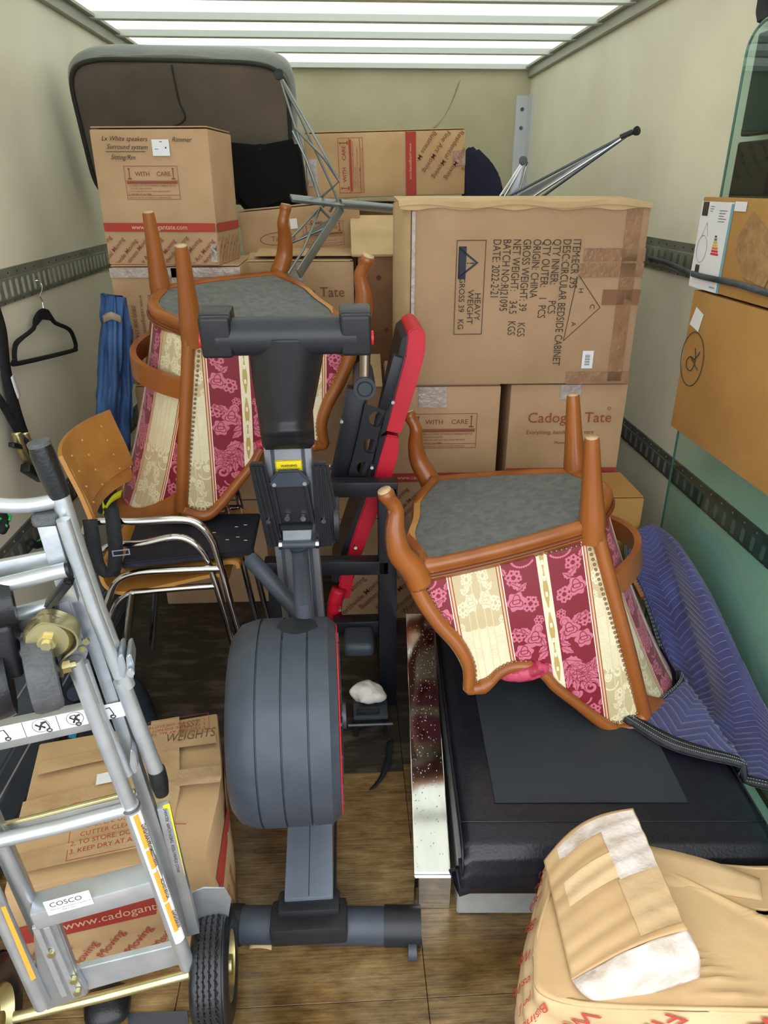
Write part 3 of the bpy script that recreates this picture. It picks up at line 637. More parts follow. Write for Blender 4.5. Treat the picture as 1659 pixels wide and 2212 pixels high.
va = [b.verts.new(o + ex * q[0] + ey * q[1]) for q in tri]; vb = [b.verts.new(o + ex * q[0] + ey * q[1]) for q in inn]
for i in range(3): b.faces.new((va[i], va[(i + 1) % 3], vb[(i + 1) % 3], vb[i]))
quad(b, o, ex, ey, tx, ty - .105, tx + .026, ty); write(b, '!', .034, o + ex * (tx + .03) + ey * (ty - .049), -ey, ex, 'L', .01)
c.part('warning_triangle', b, mat('dark_blue_print', (52, 56, 70), .8), None)
b = B(); T = [(c.w * .655, He * .58), (c.w * .755, He * .41), (c.w * .60, He * .235)]; T[0] = (c.w * .66, He * .575)
for i, (p, q) in enumerate((((c.w * .722, He * .63), (c.w * .83, He * .45)), ((c.w * .83, He * .45), (c.w * .682, He * .26)), ((c.w * .682, He * .26), (c.w * .716, He * .61)))):
    p, q = V(p), V(q); dd = (q - p).normalized(); nn = V((-dd.y, dd.x)) * .0012
    b.faces.new([b.verts.new(o + ex * z.x + ey * z.y) for z in (p - nn, q - nn, q + nn, p + nn)])
for t, x, y in (('H', .728, .56), ('C', .785, .47), ('A', .71, .37)): write(b, t, .024, o + ex * (c.w * x) + ey * (He * y), -ey, ex, 'L')
c.part('triangle_print', b, ink_dark, None)
b = B(); quad(b, o, ex, ey, c.w * .775, He * .095, c.w * .825, He * .20); bl_ = c.part('barcode_label', b, paper, None)
b = B()
for k in range(12): quad(b, o - c.ey * .0006, ex, ey, c.w * .775 + .010, He * (.115 + k * .0055), c.w * .775 + .028, He * (.115 + k * .0055) + (.001 if k % 3 else .002))
c.part('bars', b, ink_dark, None, bl_)
# with-care box and Cadogan Tate box, carrying it
Yw = 2.53
W0 = PY(1068, 1108, Yw); Wt = E0.z - .009; W1 = PY(850, 830, Yw)
zb = PY(1000, 1130, Yw).z
c = Carton('brown box with a framed handling notice and silvery tape, below the cabinet box', V((W1.x - .02, Yw, zb)), PY(1083, 830, Yw).x - W1.x + .02, .4, Wt - zb, -.6, card)
hw = c.h; c.care('F', c.w * .22, hw * .575, c.w * .58); c.band('F', hw * .33, hw * .395, URL, .022, .33); c.diag('F', .01, hw * .32, .026, MOV, step=.052); c.tape('F', c.w * .27, hw * .86, c.w * .52, hw, tape_s)
c = Carton('brown box printed with large rust coloured lettering, below the cabinet box near the wall', V((PY(1106, 830, Yw).x + .0, Yw + .01, zb)), PY(1360, 815, Yw).x - PY(1106, 830, Yw).x, .4, Wt - zb, -1.5, card)
c.lines('F', [('Cadogan Tate', .056, 0, 0, 'L'), ('Everything, handled with care', .0215, 0, -.045, 'L'), ('Moving, Storage, Shipping', .016, .11, -.085, 'L')], ink_name, c.w * .16, hw * .74, 0, .0)
o, ex, ey, W, H = c.face('F', .001); b = B(); tube(b, [o + ex * (c.w * .86 + .006 * math.cos(a)) + ey * (hw * .835 + .006 * math.sin(a)) for a in [k * .7 for k in range(9)]], .0008, 4, True); c.part('registered_mark', b, ink_red, None)
c.band('F', hw * .345, hw * .41, '0800 008 1540', .022, .45); c.diag('F', .01, hw * .33, .026, MOV, step=.052); c.tape('F', c.w * .42, hw * .9, c.w * .6, hw, tape_s)
Wb = c.w
c = Carton('lowest brown box seen through the black bench frame, red band and moving print', V((PY(735, 1300, 2.6).x, 2.6, 0)), .46, .355, zb - .009, 0, card)
c.band('F', c.h * .52, c.h * .62, URL, .026, .5, mat('faded_print', (190, 110, 96), .8)); c.diag('F', .01, c.h * .5, .034, MOV, step=.07)
Carton('brown box on the floor behind the upturned armchair, lowest near the wall', V((PY(1106, 830, Yw).x + .01, 2.55, 0)), .40, .4, zb - .009, 0, card)
S0 = PY(1322, 1162, 2.42)
c = Carton('small plain brown box standing beside the wall, behind the upturned armchair', V((S0.x - .26, 2.26, 0)), .29, .24, PY(1330, 1078, 2.26).z, 0, card_o)
# pale topped box glimpsed behind the red pads
G0 = PY(808, 900, 2.80); gh = PY(808, 826, 2.80).z
c = Carton('pale brown box glimpsed behind the red edged bench pads', V((PY(792, 830, 2.72).x, 2.72, zb)), W1.x - .03 - PY(792, 830, 2.72).x, .2, gh - zb, 0, card, lid=False)
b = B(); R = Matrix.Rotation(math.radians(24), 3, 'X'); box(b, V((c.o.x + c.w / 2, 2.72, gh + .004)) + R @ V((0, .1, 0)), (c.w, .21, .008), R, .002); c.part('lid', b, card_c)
# ================================================================== UPTURNED ARMCHAIRS (built upright, then turned over)
SIDE = [(-.25, .25), (-.238, .32), (-.207, .40), (-.168, .475), (-.15, .545), (-.160, .605)]
ARM = [(-.160, .612), (-.128, .613), (-.10, .604), (-.072, .586), (-.03, .578), (.018, .592), (.05, .628), (.072, .668), (.13, .742), (.175, .80), (.222, .846), (.268, .846), (.304, .824)]
def side_x(y, z):   # plan of the side panel: a plane through front support, rear corner and rear post head
    M3 = Matrix(((-.233, .30, 1), (.233, .25, 1), (.304, .814, 1))); k = M3.inverted() @ V((.316, .193, .269)); return k.x * y + k.y * z + k.z
def seat_outline(off=0., n=16):
    """closed plan of the seat: bowed front, slightly curved sides, round back"""
    P = []
    for i in range(n): t = -1 + 2 * i / n; P.append(V((t * .316, -.245 - .045 * math.cos(t * math.pi / 2) ** 2 + .012 * math.cos(t * math.pi * 2), 0)))
    for i in range(n): t = i / n; P.append(V((.316 + (.193 - .316) * t + .016 * math.sin(t * math.pi), -.245 + .478 * t, 0)))
    for i in range(n): t = 1 - 2 * i / n; P.append(V((t * .193, .233 + .075 * math.cos(t * math.pi / 2) ** 1.3, 0)))
    for i in range(n): t = i / n; P.append(V((-.193 - (.316 - .193) * t - .016 * math.sin((1 - t) * math.pi), .233 - .478 * t, 0)))
    if off:
        N = len(P); Q = []
        for i in range(N):
            t = (P[(i + 1) % N] - P[i - 1]).normalized(); Q.append(P[i] + V((-t.y, t.x, 0)) * off)
        P = Q
    return P
def back_y(x, z):
    k = max(0., min(1., (z - .25) / .58)); wdt = .193 + (.269 - .193) * k; y0 = .233 + .071 * k; bow = .055 + .055 * k * k; t = min(1., abs(x) / wdt); return y0 + bow * (1 - t * t) + max(0, z - .83) * .35
def make_armchair(label, M):
    th = Thing('armchair', label, 'armchair', (0, 0, 0), 'striped damask armchairs upturned in the lorry')
    th.e.matrix_world = M
    # seat rail with a moulded edge
    b = B(); rings = []
    for off, z in ((.032, .232), (.012, .226), (.0, .232), (-.004, .245), (.002, .255), (.002, .262), (-.006, .272), (.004, .285), (.012, .29), (.034, .288)):
        rings.append([b.verts.new(p + V((0, 0, z + (.010 * math.cos(p.x / .316 * math.pi) if p.y < -.22 else 0)))) for p in seat_outline(off)])
    N = len(rings[0])
    for a, c in zip(rings, rings[1:] + rings[:1]):
        for i in range(N): b.faces.new((a[i], a[(i + 1) % N], c[(i + 1) % N], c[i]))
    bmesh.ops.recalc_face_normals(b, faces=list(b.faces)); sr_ = th.part('seat_rail', b, wood, 50)
    fl_m = bpy.data.materials.get('dark_flute') or mat('dark_flute', (112, 58, 22), .4)  # darker brown for the lines along the rail groove and leg flutes
    b = B(); tube(b, [p + V((0, 0, .2655 + (.010 * math.cos(p.x / .316 * math.pi) if p.y < -.22 else 0))) for p in seat_outline(-.001)], .0062, 6, True); th.part('rail_groove', b, fl_m, True, sr_)
    b = B(); inner = [V((p.x * .915, p.y * .915, 0)) for p in seat_outline(0)]; R3 = [[b.verts.new(V((p.x * k, p.y * k, .2355))) for p in inner] for k in (1., .8, .6, .4, .2)]
    for a, c in zip(R3, R3[1:]):
        for i in range(N): b.faces.new((a[i], a[(i + 1) % N], c[(i + 1) % N], c[i]))
    cv = b.verts.new(V((0, 0, .2355)))
    for i in range(N): b.faces.new((R3[-1][i], R3[-1][(i + 1) % N], cv))
    bmesh.ops.recalc_face_normals(b, faces=list(b.faces))
    if sum(f.normal.z for f in b.faces) > 0: bmesh.ops.reverse_faces(b, faces=list(b.faces))
    th.part('seat_base_cloth', b, felt, True)
    b = B(); r0_, r1_ = [[b.verts.new(V((p.x * k, p.y * k, .2312))) for p in seat_outline(0)] for k in (.90, .972)]
    for i in range(N): b.faces.new((r0_[i], r0_[(i + 1) % N], r1_[(i + 1) % N], r1_[i]))
    th.part('raw_wood_rim', b, bpy.data.materials.get('raw_beech_rim') or mat('raw_beech_rim', (196, 146, 88), .55, rgb2=(176, 122, 66), scale=8), True)
    # legs
    for s in (-1, 1):
        path = smooth_path([(s * .312, -.236, .285), (s * .318, -.246, .235), (s * .331, -.268, .175), (s * .329, -.266, .11), (s * .322, -.254, .06), (s * .330, -.264, .022), (s * .334, -.268, 0)], 5)
        rr = []
        for i in range(len(path)):
            t = i / (len(path) - 1); rr.append(np.interp(t, [0, .18, .38, .6, .78, .9, 1], [.036, .035, .030, .022, .0185, .0225, .0185]))
        b = B(); tube(b, path, list(rr), 14); lg = th.part('front_leg', b, wood, True)
        b = B(); tube(b, [p + V((s * .62, -.62, 0)).normalized() * (r - .0015) for p, r in list(zip(path, rr))[3:-9]], [.0060] * (len(path) - 12), 8); th.part('carved_flute', b, mat('dark_flute', (112, 58, 22), .4) if 'dark_flute' not in bpy.data.materials else bpy.data.materials['dark_flute'], True, lg)
        b = B(); disc(b, path[-1] + V((0, 0, .0005)), path[-1] - path[-2], .0175, .004, 14); th.part('foot_pad', b, wood_p, True, lg)
        path = smooth_path([(s * .186, .222, .29), (s * .190, .230, .225), (s * .193, .236, .15), (s * .196, .243, .07), (s * .198, .250, 0)], 4); n_ = len(path)
        rr = [np.interp(i / (n_ - 1), [0, .25, .6, .85, 1], [.037, .035, .026, .0215, .0185]) for i in range(n_)]
        b = B(); tube(b, path, list(rr), 8); lg = th.part('rear_leg', b, wood, 50)
        b = B(); disc(b, path[-1], path[-1] - path[-2], .016, .004, 12); th.part('foot_pad', b, wood_p, True, lg)
    # upholstered sides with their wooden outline
    nail_pts = []
    for s in (-1, 1):
        fr = smooth_path([(0, y, z) for y, z in SIDE], 6); ar = smooth_path([(0, y, z) for y, z in ARM], 6)
        def at(lst, t): k = t * (len(lst) - 1); i = min(int(k), len(lst) - 2); return lst[i].lerp(lst[i + 1], k - i)
        def surf(u, v, s=s, inset=0.):
            bot = V((0, -.238 + .462 * u, .276)); top = at(ar, u); p = bot.lerp(top, v)
            left = at(fr, v); base_l = V((0, -.238, .276)).lerp(ar[0], v); p = p + (left - base_l) * (1 - u) ** 2.2
            x = side_x(p.y, p.z) + .010 * math.sin(u * math.pi) * math.sin(v * math.pi) - inset; return V((s * x, p.y, p.z))
        b = B(); f = (lambda u, v: surf(u, v)) if s > 0 else (lambda u, v: surf(1 - u, v))
        L = lambda u, v: f(u, v)
        sheet(b, f, 30, 22, .05, uv=lambda u, v: (L(u, v).y - .085, L(u, v).z)); th.part('side_panel', b, damaskm, True)
        b = B(); pth = [V((s * (side_x(p.y, p.z) + .004), p.y, p.z)) for p in fr + ar[1:]]; n_ = len(pth)
        tube(b, pth, [np.interp(i / n_, [0, .2, .32, .36, .42, .75, .95, 1], [.024, .020, .016, .022, .015, .016, .02, .018]) for i in range(n_)], 10); sf = th.part('arm_frame', b, wood, True)
        b = B(); tube(b, [p + V((s * .012, -.004, -.004)) for p in pth[4:-4]], .0042, 6); th.part('carved_flute', b, wood, True, sf)
        b = B(); ball(b, (s * .322, -.20, .405), .024, (.9, .9, .7), 2); th.part('carved_knuckle', b, wood, True, sf)
        b = B(); pp = smooth_path([(s * .193, .238, .27), (s * .212, .256, .42), (s * .242, .282, .62), (s * .268, .305, .83)], 6); tube(b, pp, [.021] * len(pp), 8); rp = th.part('rear_post', b, wood, 50)
        # padded arm top
        b = B(); cen = V((s * (side_x(-.01, .59) - .006), -.012, .603)); ball(b, cen, 1, (.034, .075, .030), 3); me_pad = th.part('arm_pad', b, mat('pink_crimson_pad', (196, 74, 100), .5, rgb2=(150, 26, 54), scale=40, thr=(.45, .55)) if 'pink_crimson_pad' not in bpy.data.materials else bpy.data.materials['pink_crimson_pad'], True)
        # rows of nails along the edges of the panel
        def row(fn, n):
            for i in range(n + 1): nail_pts.append(fn(i / n))
        row(lambda t: surf(.965 * t + .02, .02) + V((s * .003, 0, 0)), 34); row(lambda t: surf(.05, t) + V((s * .003, 0, 0)), 26); row(lambda t: surf(t * .96 + .02, .955) + V((s * .003, 0, 0)), 44); row(lambda t: surf(.968, t) + V((s * .003, 0, 0)), 38)
    b = B()
    for p in nail_pts: ball(b, p, .0048, (1, 1, 1), 1)
    th.part('nail_trim', b, brass, True, kind='stuff')
    # outside back, crest and the bowed rail across it
    def bk(u, v, inset=0.):
        k = v; wdt = .193 + (.269 - .193) * k - .012; x = (u * 2 - 1) * wdt; ztop = .824 + .15 * (1 - (abs(u * 2 - 1)) ** 2.2); z = .276 + (ztop - .276) * v; return V((x, back_y(x, z) - inset, z))
    b = B(); sheet(b, lambda u, v: bk(1 - u, v), 24, 16, .05, uv=lambda u, v: (bk(1 - u, v).x * 1.0 + .05, bk(1 - u, v).z)); th.part('back_panel', b, damaskm, True)
    b = B(); cp = [bk(i / 24, 1.0) for i in range(25)]; rg_ = []
    for i, p in enumerate(cp):
        q = bk(i / 24, .9); dn = (q - p).normalized(); rg_.append([b.verts.new(p + dn * a_ + V((0, o_, 0))) for a_, o_ in ((-.026, .004), (-.020, .018), (.04, .018), (.056, .012), (.056, -.028), (-.020, -.03), (-.026, -.018))])
    for a, c in zip(rg_, rg_[1:]):
        for i in range(7): b.faces.new((a[i], a[(i + 1) % 7], c[(i + 1) % 7], c[i]))
    b.faces.new(rg_[0]); b.faces.new(rg_[-1][::-1]); bmesh.ops.recalc_face_normals(b, faces=list(b.faces)); th.part('crest_rail', b, wood, 50)
    b = B(); bp_ = []
    for i in range(21):
        t = i / 20 * 2 - 1; x = t * .222; bp_.append(V((x, .262 + .115 * (1 - t * t), .425)))
    sheet(b, lambda u, v: bp_[round(u * 20)] + V((0, 0, .034 - .068 * v)), 20, 1, .02); th.part('bowed_back_rail', b, wood, 60)
    # seat cushion and inside back
    b = B(); sc_ = seat_outline(.045)
    rings = [[b.verts.new(V((p.x * k, p.y * k - (.03 if p.y < -.2 else 0) * kk, z))) for p in sc_] for k, z, kk in ((.93, .285, 0), (1., .30, .6), (1.02, .345, 1), (1., .395, .8), (.9, .42, .2), (.5, .43, 0))]
    lay = b.loops.layers.uv.verify()
    for a, c in zip(rings, rings[1:]):
        for i in range(N): b.faces.new((a[i], a[(i + 1) % N], c[(i + 1) % N], c[i]))
    b.faces.new(rings[-1]); b.faces.new(rings[0][::-1])
    for fc in b.faces:
        for l in fc.loops: l[lay].uv = (l.vert.co.x + .10, l.vert.co.y + l.vert.co.z)
    th.part('seat_cushion', b, damaskm, True)
    b = B(); sheet(b, lambda u, v: bk(u, .2 + .78 * v, .055), 16, 10, .02, uv=lambda u, v: (bk(u, v).x, bk(u, v).z)); th.part('inner_back', b, damaskm, True)
    return th
MA = Matrix(((.417, -.9033, -.1007, -.308), (-.8885, -.4284, .1644, 2.4227), (-.1916, .0209, -.9812, 1.5786), (0, 0, 0, 1)))
MB_ = Matrix(((.1733, .9618, .2119, .4039), (.9849, -.1704, -.0317, 1.9054), (.0056, .2142, -.9768, 1.0727), (0, 0, 0, 1)))
def ortho(M):
    q = M.to_3x3().to_quaternion().to_matrix().to_4x4(); q.translation = M.translation; return q
make_armchair('upturned striped damask armchair balanced on the stacked plywood chairs behind the rowing machine', ortho(MA))
make_armchair('upturned striped damask armchair lying on the black leather bench beside the blue blanket', ortho(MB_))
# crown-like dark strip seen behind the second chair's far leg is its own shadow side

# ================================================================== LEATHER BENCH with polished steel sides
yaw = math.radians(-3.0); bx_, by_ = V((math.cos(yaw), math.sin(yaw), 0)), V((-math.sin(yaw), math.cos(yaw), 0))
FLb = PZ(985, 2006, 0)
th = Thing('leather_bench', 'low black leather bench with polished steel sides and a matt inset panel', 'bench', FLb + bx_ * .35 + by_ * .8)
BL = lambda x, y, z: FLb + bx_ * x + by_ * y + V((0, 0, z))
RB_ = frame(bx_, by_, V((0, 0, 1)))
WB, LB = .745, 1.32
b = B(); box(b, BL(WB / 2 - .01, LB / 2 + .03, .07), (WB - .03, LB - .02, .14), RB_, .004, 1); th.part('plinth', b, steel_b)
b = B(); prof = []
sec = [(0.0, .145), (-.02, .155), (-.032, .19), (-.034, .235), (-.024, .275), (.004, .297), (.05, .303), (.10, .304)]
def cush(u, v):
    k = v * (len(sec) - 1 + 1); 
    if k <= len(sec) - 1: i = min(int(k), len(sec) - 2); t = k - i; y = sec[i][0] + (sec[i + 1][0] - sec[i][0]) * t; z = sec[i][1] + (sec[i + 1][1] - sec[i][1]) * t
    else: t = k - (len(sec) - 1); y = .10 + (LB - .10) * t; z = .304
    e = min(u, 1 - u) * WB; dip = .012 * max(0, 1 - e / .03) ** 2; return BL(u * WB, y, z - dip)
sheet(b, lambda u, v: cush(u, v), 30, 48, .06)
bmesh.ops.recalc_face_normals(b, faces=list(b.faces)); th.part('cushion', b, leather, True)
b = B(); box(b, BL(WB / 2, LB / 2 + .03, .215), (WB - .03, LB - .06, .14), RB_, .01, 2); th.part('cushion_core', b, leather)
pan = [PZ(1075, 1757, .306), PZ(1520, 1742, .306), PZ(1330, 1290, .306), PZ(1000, 1430, .306)]
b = B(); prism(b, [BL(.095, .115, .3045), BL(.575, .115, .3045), BL(.575, LB - .2, .3045), BL(.095, LB - .2, .3045)], (0, 0, .0035), .001); th.part('inset_panel', b, leather_m)
b = B(); tube(b, [BL(.005 + .735 * k / 20, .06 + .0, .3035) for k in range(21)], .0022, 6); th.part('front_seam', b, leather, True)
for x in (.003, WB - .003):
    b = B(); tube(b, [BL(x, -.031, .215), BL(x, -.028, .26), BL(x, .0, .292), BL(x, .06, .298), BL(x, LB - .1, .298)], .003, 6); th.part('piping', b, leather, True)
# the two polished side frames: flat tube, turned down to the floor at the near end
for x0, x1 in ((WB + .012, WB + .11),):
    b = B(); prism(b, [BL(x0, .05, 0), BL(x0, .05, .16), BL(x0, .062, .172), BL(x0, LB, .172), BL(x0, LB, .145), BL(x0, .078, .145), BL(x0, .078, 0)], bx_ * (x1 - x0), .002)
    sfm = th.part('side_frame', b, steel, 40)
    b = B(); box(b, BL((x0 + x1) / 2, LB / 2 + .05, .072), (x1 - x0 - .01, LB - .1, .14), RB_); th.part('side_skirt', b, steel_b)
    b = B(); prism(b, [BL(x0 + .001, LB - .03, 0), BL(x0 + .001, LB, 0), BL(x0 + .001, LB, .145), BL(x0 + .001, LB - .03, .145)], bx_ * (x1 - x0 - .002)); th.part('end_leg', b, steel, 40)

# polished steel panel, a shallow ramp beside the bench, turned down at its near end
SX0, SX1, sy0, sy1, sz0, sz1 = -.104, -.012, .055, .90, .125, .355
th = Thing('steel_panel', 'long polished steel panel sloping up beside the bench, beaded with rain', 'panel', BL(-.06, sy0, 0))
b = B(); prism(b, [BL(SX0, sy0, 0), BL(SX0, sy0, sz0 - .01), BL(SX0, sy0 + .006, sz0), BL(SX0, sy1, sz1), BL(SX0, sy1, 0)], bx_ * (SX1 - SX0), .0015); th.part('body', b, steel, 30)
b = B(); rnd = random.Random(3)
for k in range(260):
    t = rnd.random() ** .7; x = SX0 + .004 + rnd.random() * (SX1 - SX0 - .008); y = sy0 + .01 + (sy1 - sy0) * t; z = sz0 + (sz1 - sz0) * (y - sy0) / (sy1 - sy0); ball(b, BL(x, y, z + .0003), .0009 + .0011 * rnd.random(), (1, 1, .5), 1)
th.part('raindrops', b, mat('raindrop', (235, 238, 240), .03, spec=.8, trans=.9, ior=1.33), True, kind='stuff')
b = B(); tube(b, [BL(SX0, sy0 + .004, sz0 - .004), BL(SX1, sy0 + .004, sz0 - .004)], .0012, 6); th.part('fold_line', b, dgrey, True)
# ================================================================== ROWING MACHINE folded upright
th = Thing('rowing_machine', 'black air rowing machine folded upright, big ribbed flywheel housing to the front', 'rowing machine', PZ(730, 2010, 0))
# front foot
fa, fb_ = PZ(462, 1997, .048), PZ(905, 2000, .048); ax = (fb_ - fa).normalized()
b = B(); pr = [V((0, 0, 0)) + V((0, math.cos(a) * .042, max(-.036, math.sin(a) * .044))) for a in [2 * math.pi * k / 20 for k in range(20)]]
fy = ax.cross(V((0, 0, 1))) * -1
def foot(b, p0, p1, s=1.): prism(b, [p0 + fy * q.y * s + V((0, 0, q.z * s)) for q in pr], p1 - p0)
foot(b, fa, fb_ - ax * .05); th.part('front_stabiliser', b, plast_s, 50)
b = B(); foot(b, fb_ - ax * .085, fb_ + ax * .004, 1.09); cp_ = th.part('end_cap', b, plast, 50)
b = B(); disc(b, fb_ - ax * .03 + V((0, -.046, -.024)), ax, .023, .02, 18); th.part('transport_wheel', b, plast_s, 40, cp_)
b = B(); foot(b, fa - ax * .004, fa + ax * .07, 1.09); th.part('end_cap', b, plast, 50)
fc_ = PZ(640, 2000, .048); o = fa.lerp(fb_, (fc_.x - fa.x) / (fb_.x - fa.x)) + V((0, -.0425, .004)); b = B(); disc(b, o + V((0, .006, 0)), (0, -1, 0), .0125, .008, 18); th.part('red_badge', b, mat('badge_red', (214, 44, 34), .4), 40)
b = B(); box(b, o + V((0, -.0035, 0)), (.011, .001, .0038)); box(b, o + V((0, -.0035, 0)), (.0038, .001, .011)); th.part('badge_cross', b, paper, None)
# base beam running back under the flywheel
c0, c1 = PZ(670, 1968, .085), PZ(668, 1330, .20)
mid = (fa + fb_) / 2; cx = PZ(668, 1965, .10)
b = B(); beam(b, V((cx.x, 1.19, .105)), V((cx.x - .01, 1.80, .20)), .118, .062, bev=.004); th.part('base_beam', b, rail_m)
b = B(); tube(b, [V((cx.x, 1.19, .1365)), V((cx.x - .006, 1.55, .193))], .0012, 4); th.part('beam_seam', b, dgrey)
b = B(); box(b, V((cx.x, 1.168, .075)), (.185, .085, .06), None, .012, 2); box(b, V((cx.x, 1.19, .11)), (.15, .06, .03), None, .01, 2); th.part('beam_shoe', b, plast)
b = B(); tube(b, [V((cx.x + .062, 1.2 + .1 * k, .075 + .0157 * k)) for k in range(4)], .004, 6); th.part('cable', b, webbing, True)
# flywheel housing: thick drum with grooves, red ring and grille on its right
wc = PY(622, 1552, 1.325); wx = V((1, .03, 0)).normalized(); RW, TW = .232, .235
b = B(); prof = [(0, -TW / 2), (.12, -TW / 2 - .004), (RW * .86, -TW / 2), (RW * .955, -TW / 2 + .018), (RW, -TW / 2 + .05)]
for g in (-.052, .0, .055): prof += [(RW + .002, g - .0022), (RW - .003, g - .0012), (RW - .003, g + .0012), (RW + .002, g + .0022)]
prof += [(RW, TW / 2 - .018), (RW - .008, TW / 2 - .01), (RW * .93, TW / 2), (RW * .9, TW / 2)]
lathe(b, prof, wc, wx, 72); fw = th.part('flywheel_housing', b, plast_s, 40)
b = B(); lathe(b, [(RW * .93, TW / 2 + .001), (RW * .905, TW / 2 + .004), (RW * .88, TW / 2 + .001)], wc, wx, 64); th.part('red_ring', b, red_p, 40)
b = B(); lathe(b, [(RW * .88, TW / 2 - .004), (RW * .5, TW / 2 + .006), (.04, TW / 2 + .008), (0.001, TW / 2 + .008)], wc, wx, 48); gr = th.part('side_cover', b, plast, 40)
for k in range(18):
    a = k * 2 * math.pi / 18; y = wx.orthogonal().normalized(); z = wx.cross(y); d = y * math.cos(a) + z * math.sin(a)
    b = B(); beam(b, wc + wx * (TW / 2 + .006) + d * .05, wc + wx * (TW / 2 + .003) + d * RW * .84, .006, .008, wx, 0); th.part('spoke', b, plast_s, None, gr)
b = B(); disc(b, wc + wx * (TW / 2 + .006), wx, .03, .012, 20); th.part('hub', b, dgrey, 40, gr)
b = B(); lathe(b, [(.056, -.035), (.054, -.008), (.046, .006), (.03, .008), (.001, .008)], wc + V((.03, .03, RW - .006)), (0, 0, 1), 30); th.part('housing_collar', b, plast, 45)
for px_, py_ in ((668, 1500), (745, 1556)):
    b = B(); p = PY(px_, py_, 1.2) if 0 else None; b.free()
b = B(); disc(b, wc + wx * (TW / 2 - .016) + V((0, -.2, -.04)), wx, .005, .012, 8); th.part('screw', b, alu)
# grey rail standing up behind the flywheel
r0, r1 = V((PY(667, 1330, 1.72).x, 1.72, .20)), PY(622, 960, 1.62)
rd = (r1 - r0).normalized()
b = B(); beam(b, r0, r1 + rd * .04, .112, .05, (0, 1, 0), .004); rl = th.part('seat_rail', b, mat('grey_anodised_rail', (150, 152, 158), .35, .6, rgb2=(138, 140, 146), scale=9), 40)
rx = rd.cross(V((0, 1, 0))).normalized() * -1
if rx.x < 0: rx = -rx
rn = rx.cross(rd); rn = rn if rn.y < 0 else -rn           # towards the opening
def RP(px_, py_, off=0.): return PP(px_, py_, r1 + rn * (.026 + off), rn)
b = B()
for q in (-.036, .036): beam(b, r0 + rn * .026 + rx * q, r1 + rn * .026 + rx * q, .008, .004, rn, 0)
th.part('rail_groove', b, dgrey, None, rl)
b = B(); p = RP(624, 1006, .001); box(b, p, (.066, .001, .03), frame(rx, rd, rn).to_3x3() if 0 else Matrix((rx, rn, rd)).transposed()); lb = th.part('yellow_label', b, yellow, None)
b = B(); write(b, 'WARNING', .008, p + rn * .0016 - rx * .0 - rd * .002, rx, rd, 'C', .02); write(b, 'KEEP HANDS CLEAR OF RAIL', .0045, p + rn * .0016 - rd * .010, rx, rd, 'C'); outline(b, p + rn * .0012, rx, rd, -.031, -.014, .031, .014, .001); th.part('lettering', b, ink_dark, None, lb)
# stopper tongue
b = B(); q0 = RP(625, 1030, .012); prism(b, [q0 + rx * x + rd * z for x, z in ((-.046, -.022), (.046, -.022), (.048, -.006), (.026, .022), (-.026, .022), (-.048, -.006))], rn * .014, .004); tg = th.part('rail_stop', b, plast_s, 40)
for x in (-.036, .036): b = B(); disc(b, q0 + rx * x - rd * .012 + rn * .013, rn, .005, .004, 10); th.part('screw', b, alu, None, tg)
# pair of footplates and the carriage between them
for s, cxp in ((-1, 574), (1, 690)):
    b = B(); pa = RP(548 if s < 0 else 700, 1003, .03); pb = RP(596 if s < 0 else 712, 1180, .03)
    wd = .062 if s < 0 else .062
    if s < 0: quadp = [RP(536, 1003, .03), RP(572, 1004, .03), RP(612, 1182, .03), RP(577, 1186, .03)]
    else: quadp = [RP(672, 1003, .03), RP(708, 1002, .03), RP(727, 1100, .03), RP(724, 1180, .03), RP(684, 1186, .03)]
    prism(b, quadp, rn * -.022, .006); fp = th.part('footplate', b, plast, 40)
    a0, a1 = (quadp[0], quadp[3]) if s < 0 else (quadp[0], quadp[4]); b0 = quadp[1]; b1 = quadp[2] if s < 0 else quadp[3]
    for t in (.3, .55, .8):
        b = B(); beam(b, a0.lerp(b0, t) + rn * .002 - rd * .008, a1.lerp(b1, t) + rn * .002 + rd * .012, .004, .006, rn, .001); th.part('ridge', b, plast, None, fp)
    for t in (.62,):
        b = B(); pc = a0.lerp(b0, .5).lerp(a1.lerp(b1, .5), t + .02); disc(b, pc + rn * .003, rn, .006, .010, 10); th.part('bolt', b, chrome, 40, fp)
b = B(); prism(b, [RP(583, 1042, .016), RP(670, 1042, .016), RP(678, 1135, .016), RP(607, 1135, .016)], rn * -.014, .004); cg = th.part('carriage', b, plast, 40)
for px_ in (588, 660):
    b = B(); beam(b, RP(px_, 1046, .018), RP(px_ + 17, 1130, .018), .01, .012, rn, .003); th.part('carriage_rib', b, plast, None, cg)
for px_ in (621, 655):
    b = B(); disc(b, RP(px_, 1115, .018), rn, .007, .014, 10); th.part('bolt', b, chrome, 40, cg)
b = B(); prism(b, [RP(606, 1131, .02), RP(676, 1129, .02), RP(676, 1140, .02), RP(606, 1142, .02)], rn * .012, .002); th.part('hinge_bar', b, plast, 40)
b = B(); prism(b, [RP(611, 1140, .02), RP(673, 1138, .02), RP(672, 1170, .02), RP(612, 1171, .02)], rn * .010, .002); th.part('hinge_plate', b, alu_w, 40)
h0, h1_ = RP(610, 1177, .035), RP(682, 1175, .035)
b = B(); tube(b, [h0, h1_], .0105, 14); hp = th.part('hinge_pin', b, plast_s, 40)
for q, d in ((h0, -1), (h1_, 1)): b = B(); disc(b, q, (h1_ - h0) * d, .0125, .008, 12); th.part('bolt_head', b, chrome, 40, hp)
b = B(); pt_ = PY(656, 1318, 1.40); tube(b, [RP(645, 1180, .035), RP(648, 1195, .035), pt_, pt_ + V((.0, .0, -.05))], [.024, .0205, .0205, .0205], 18); th.part('hinge_post', b, plast_s, 50)
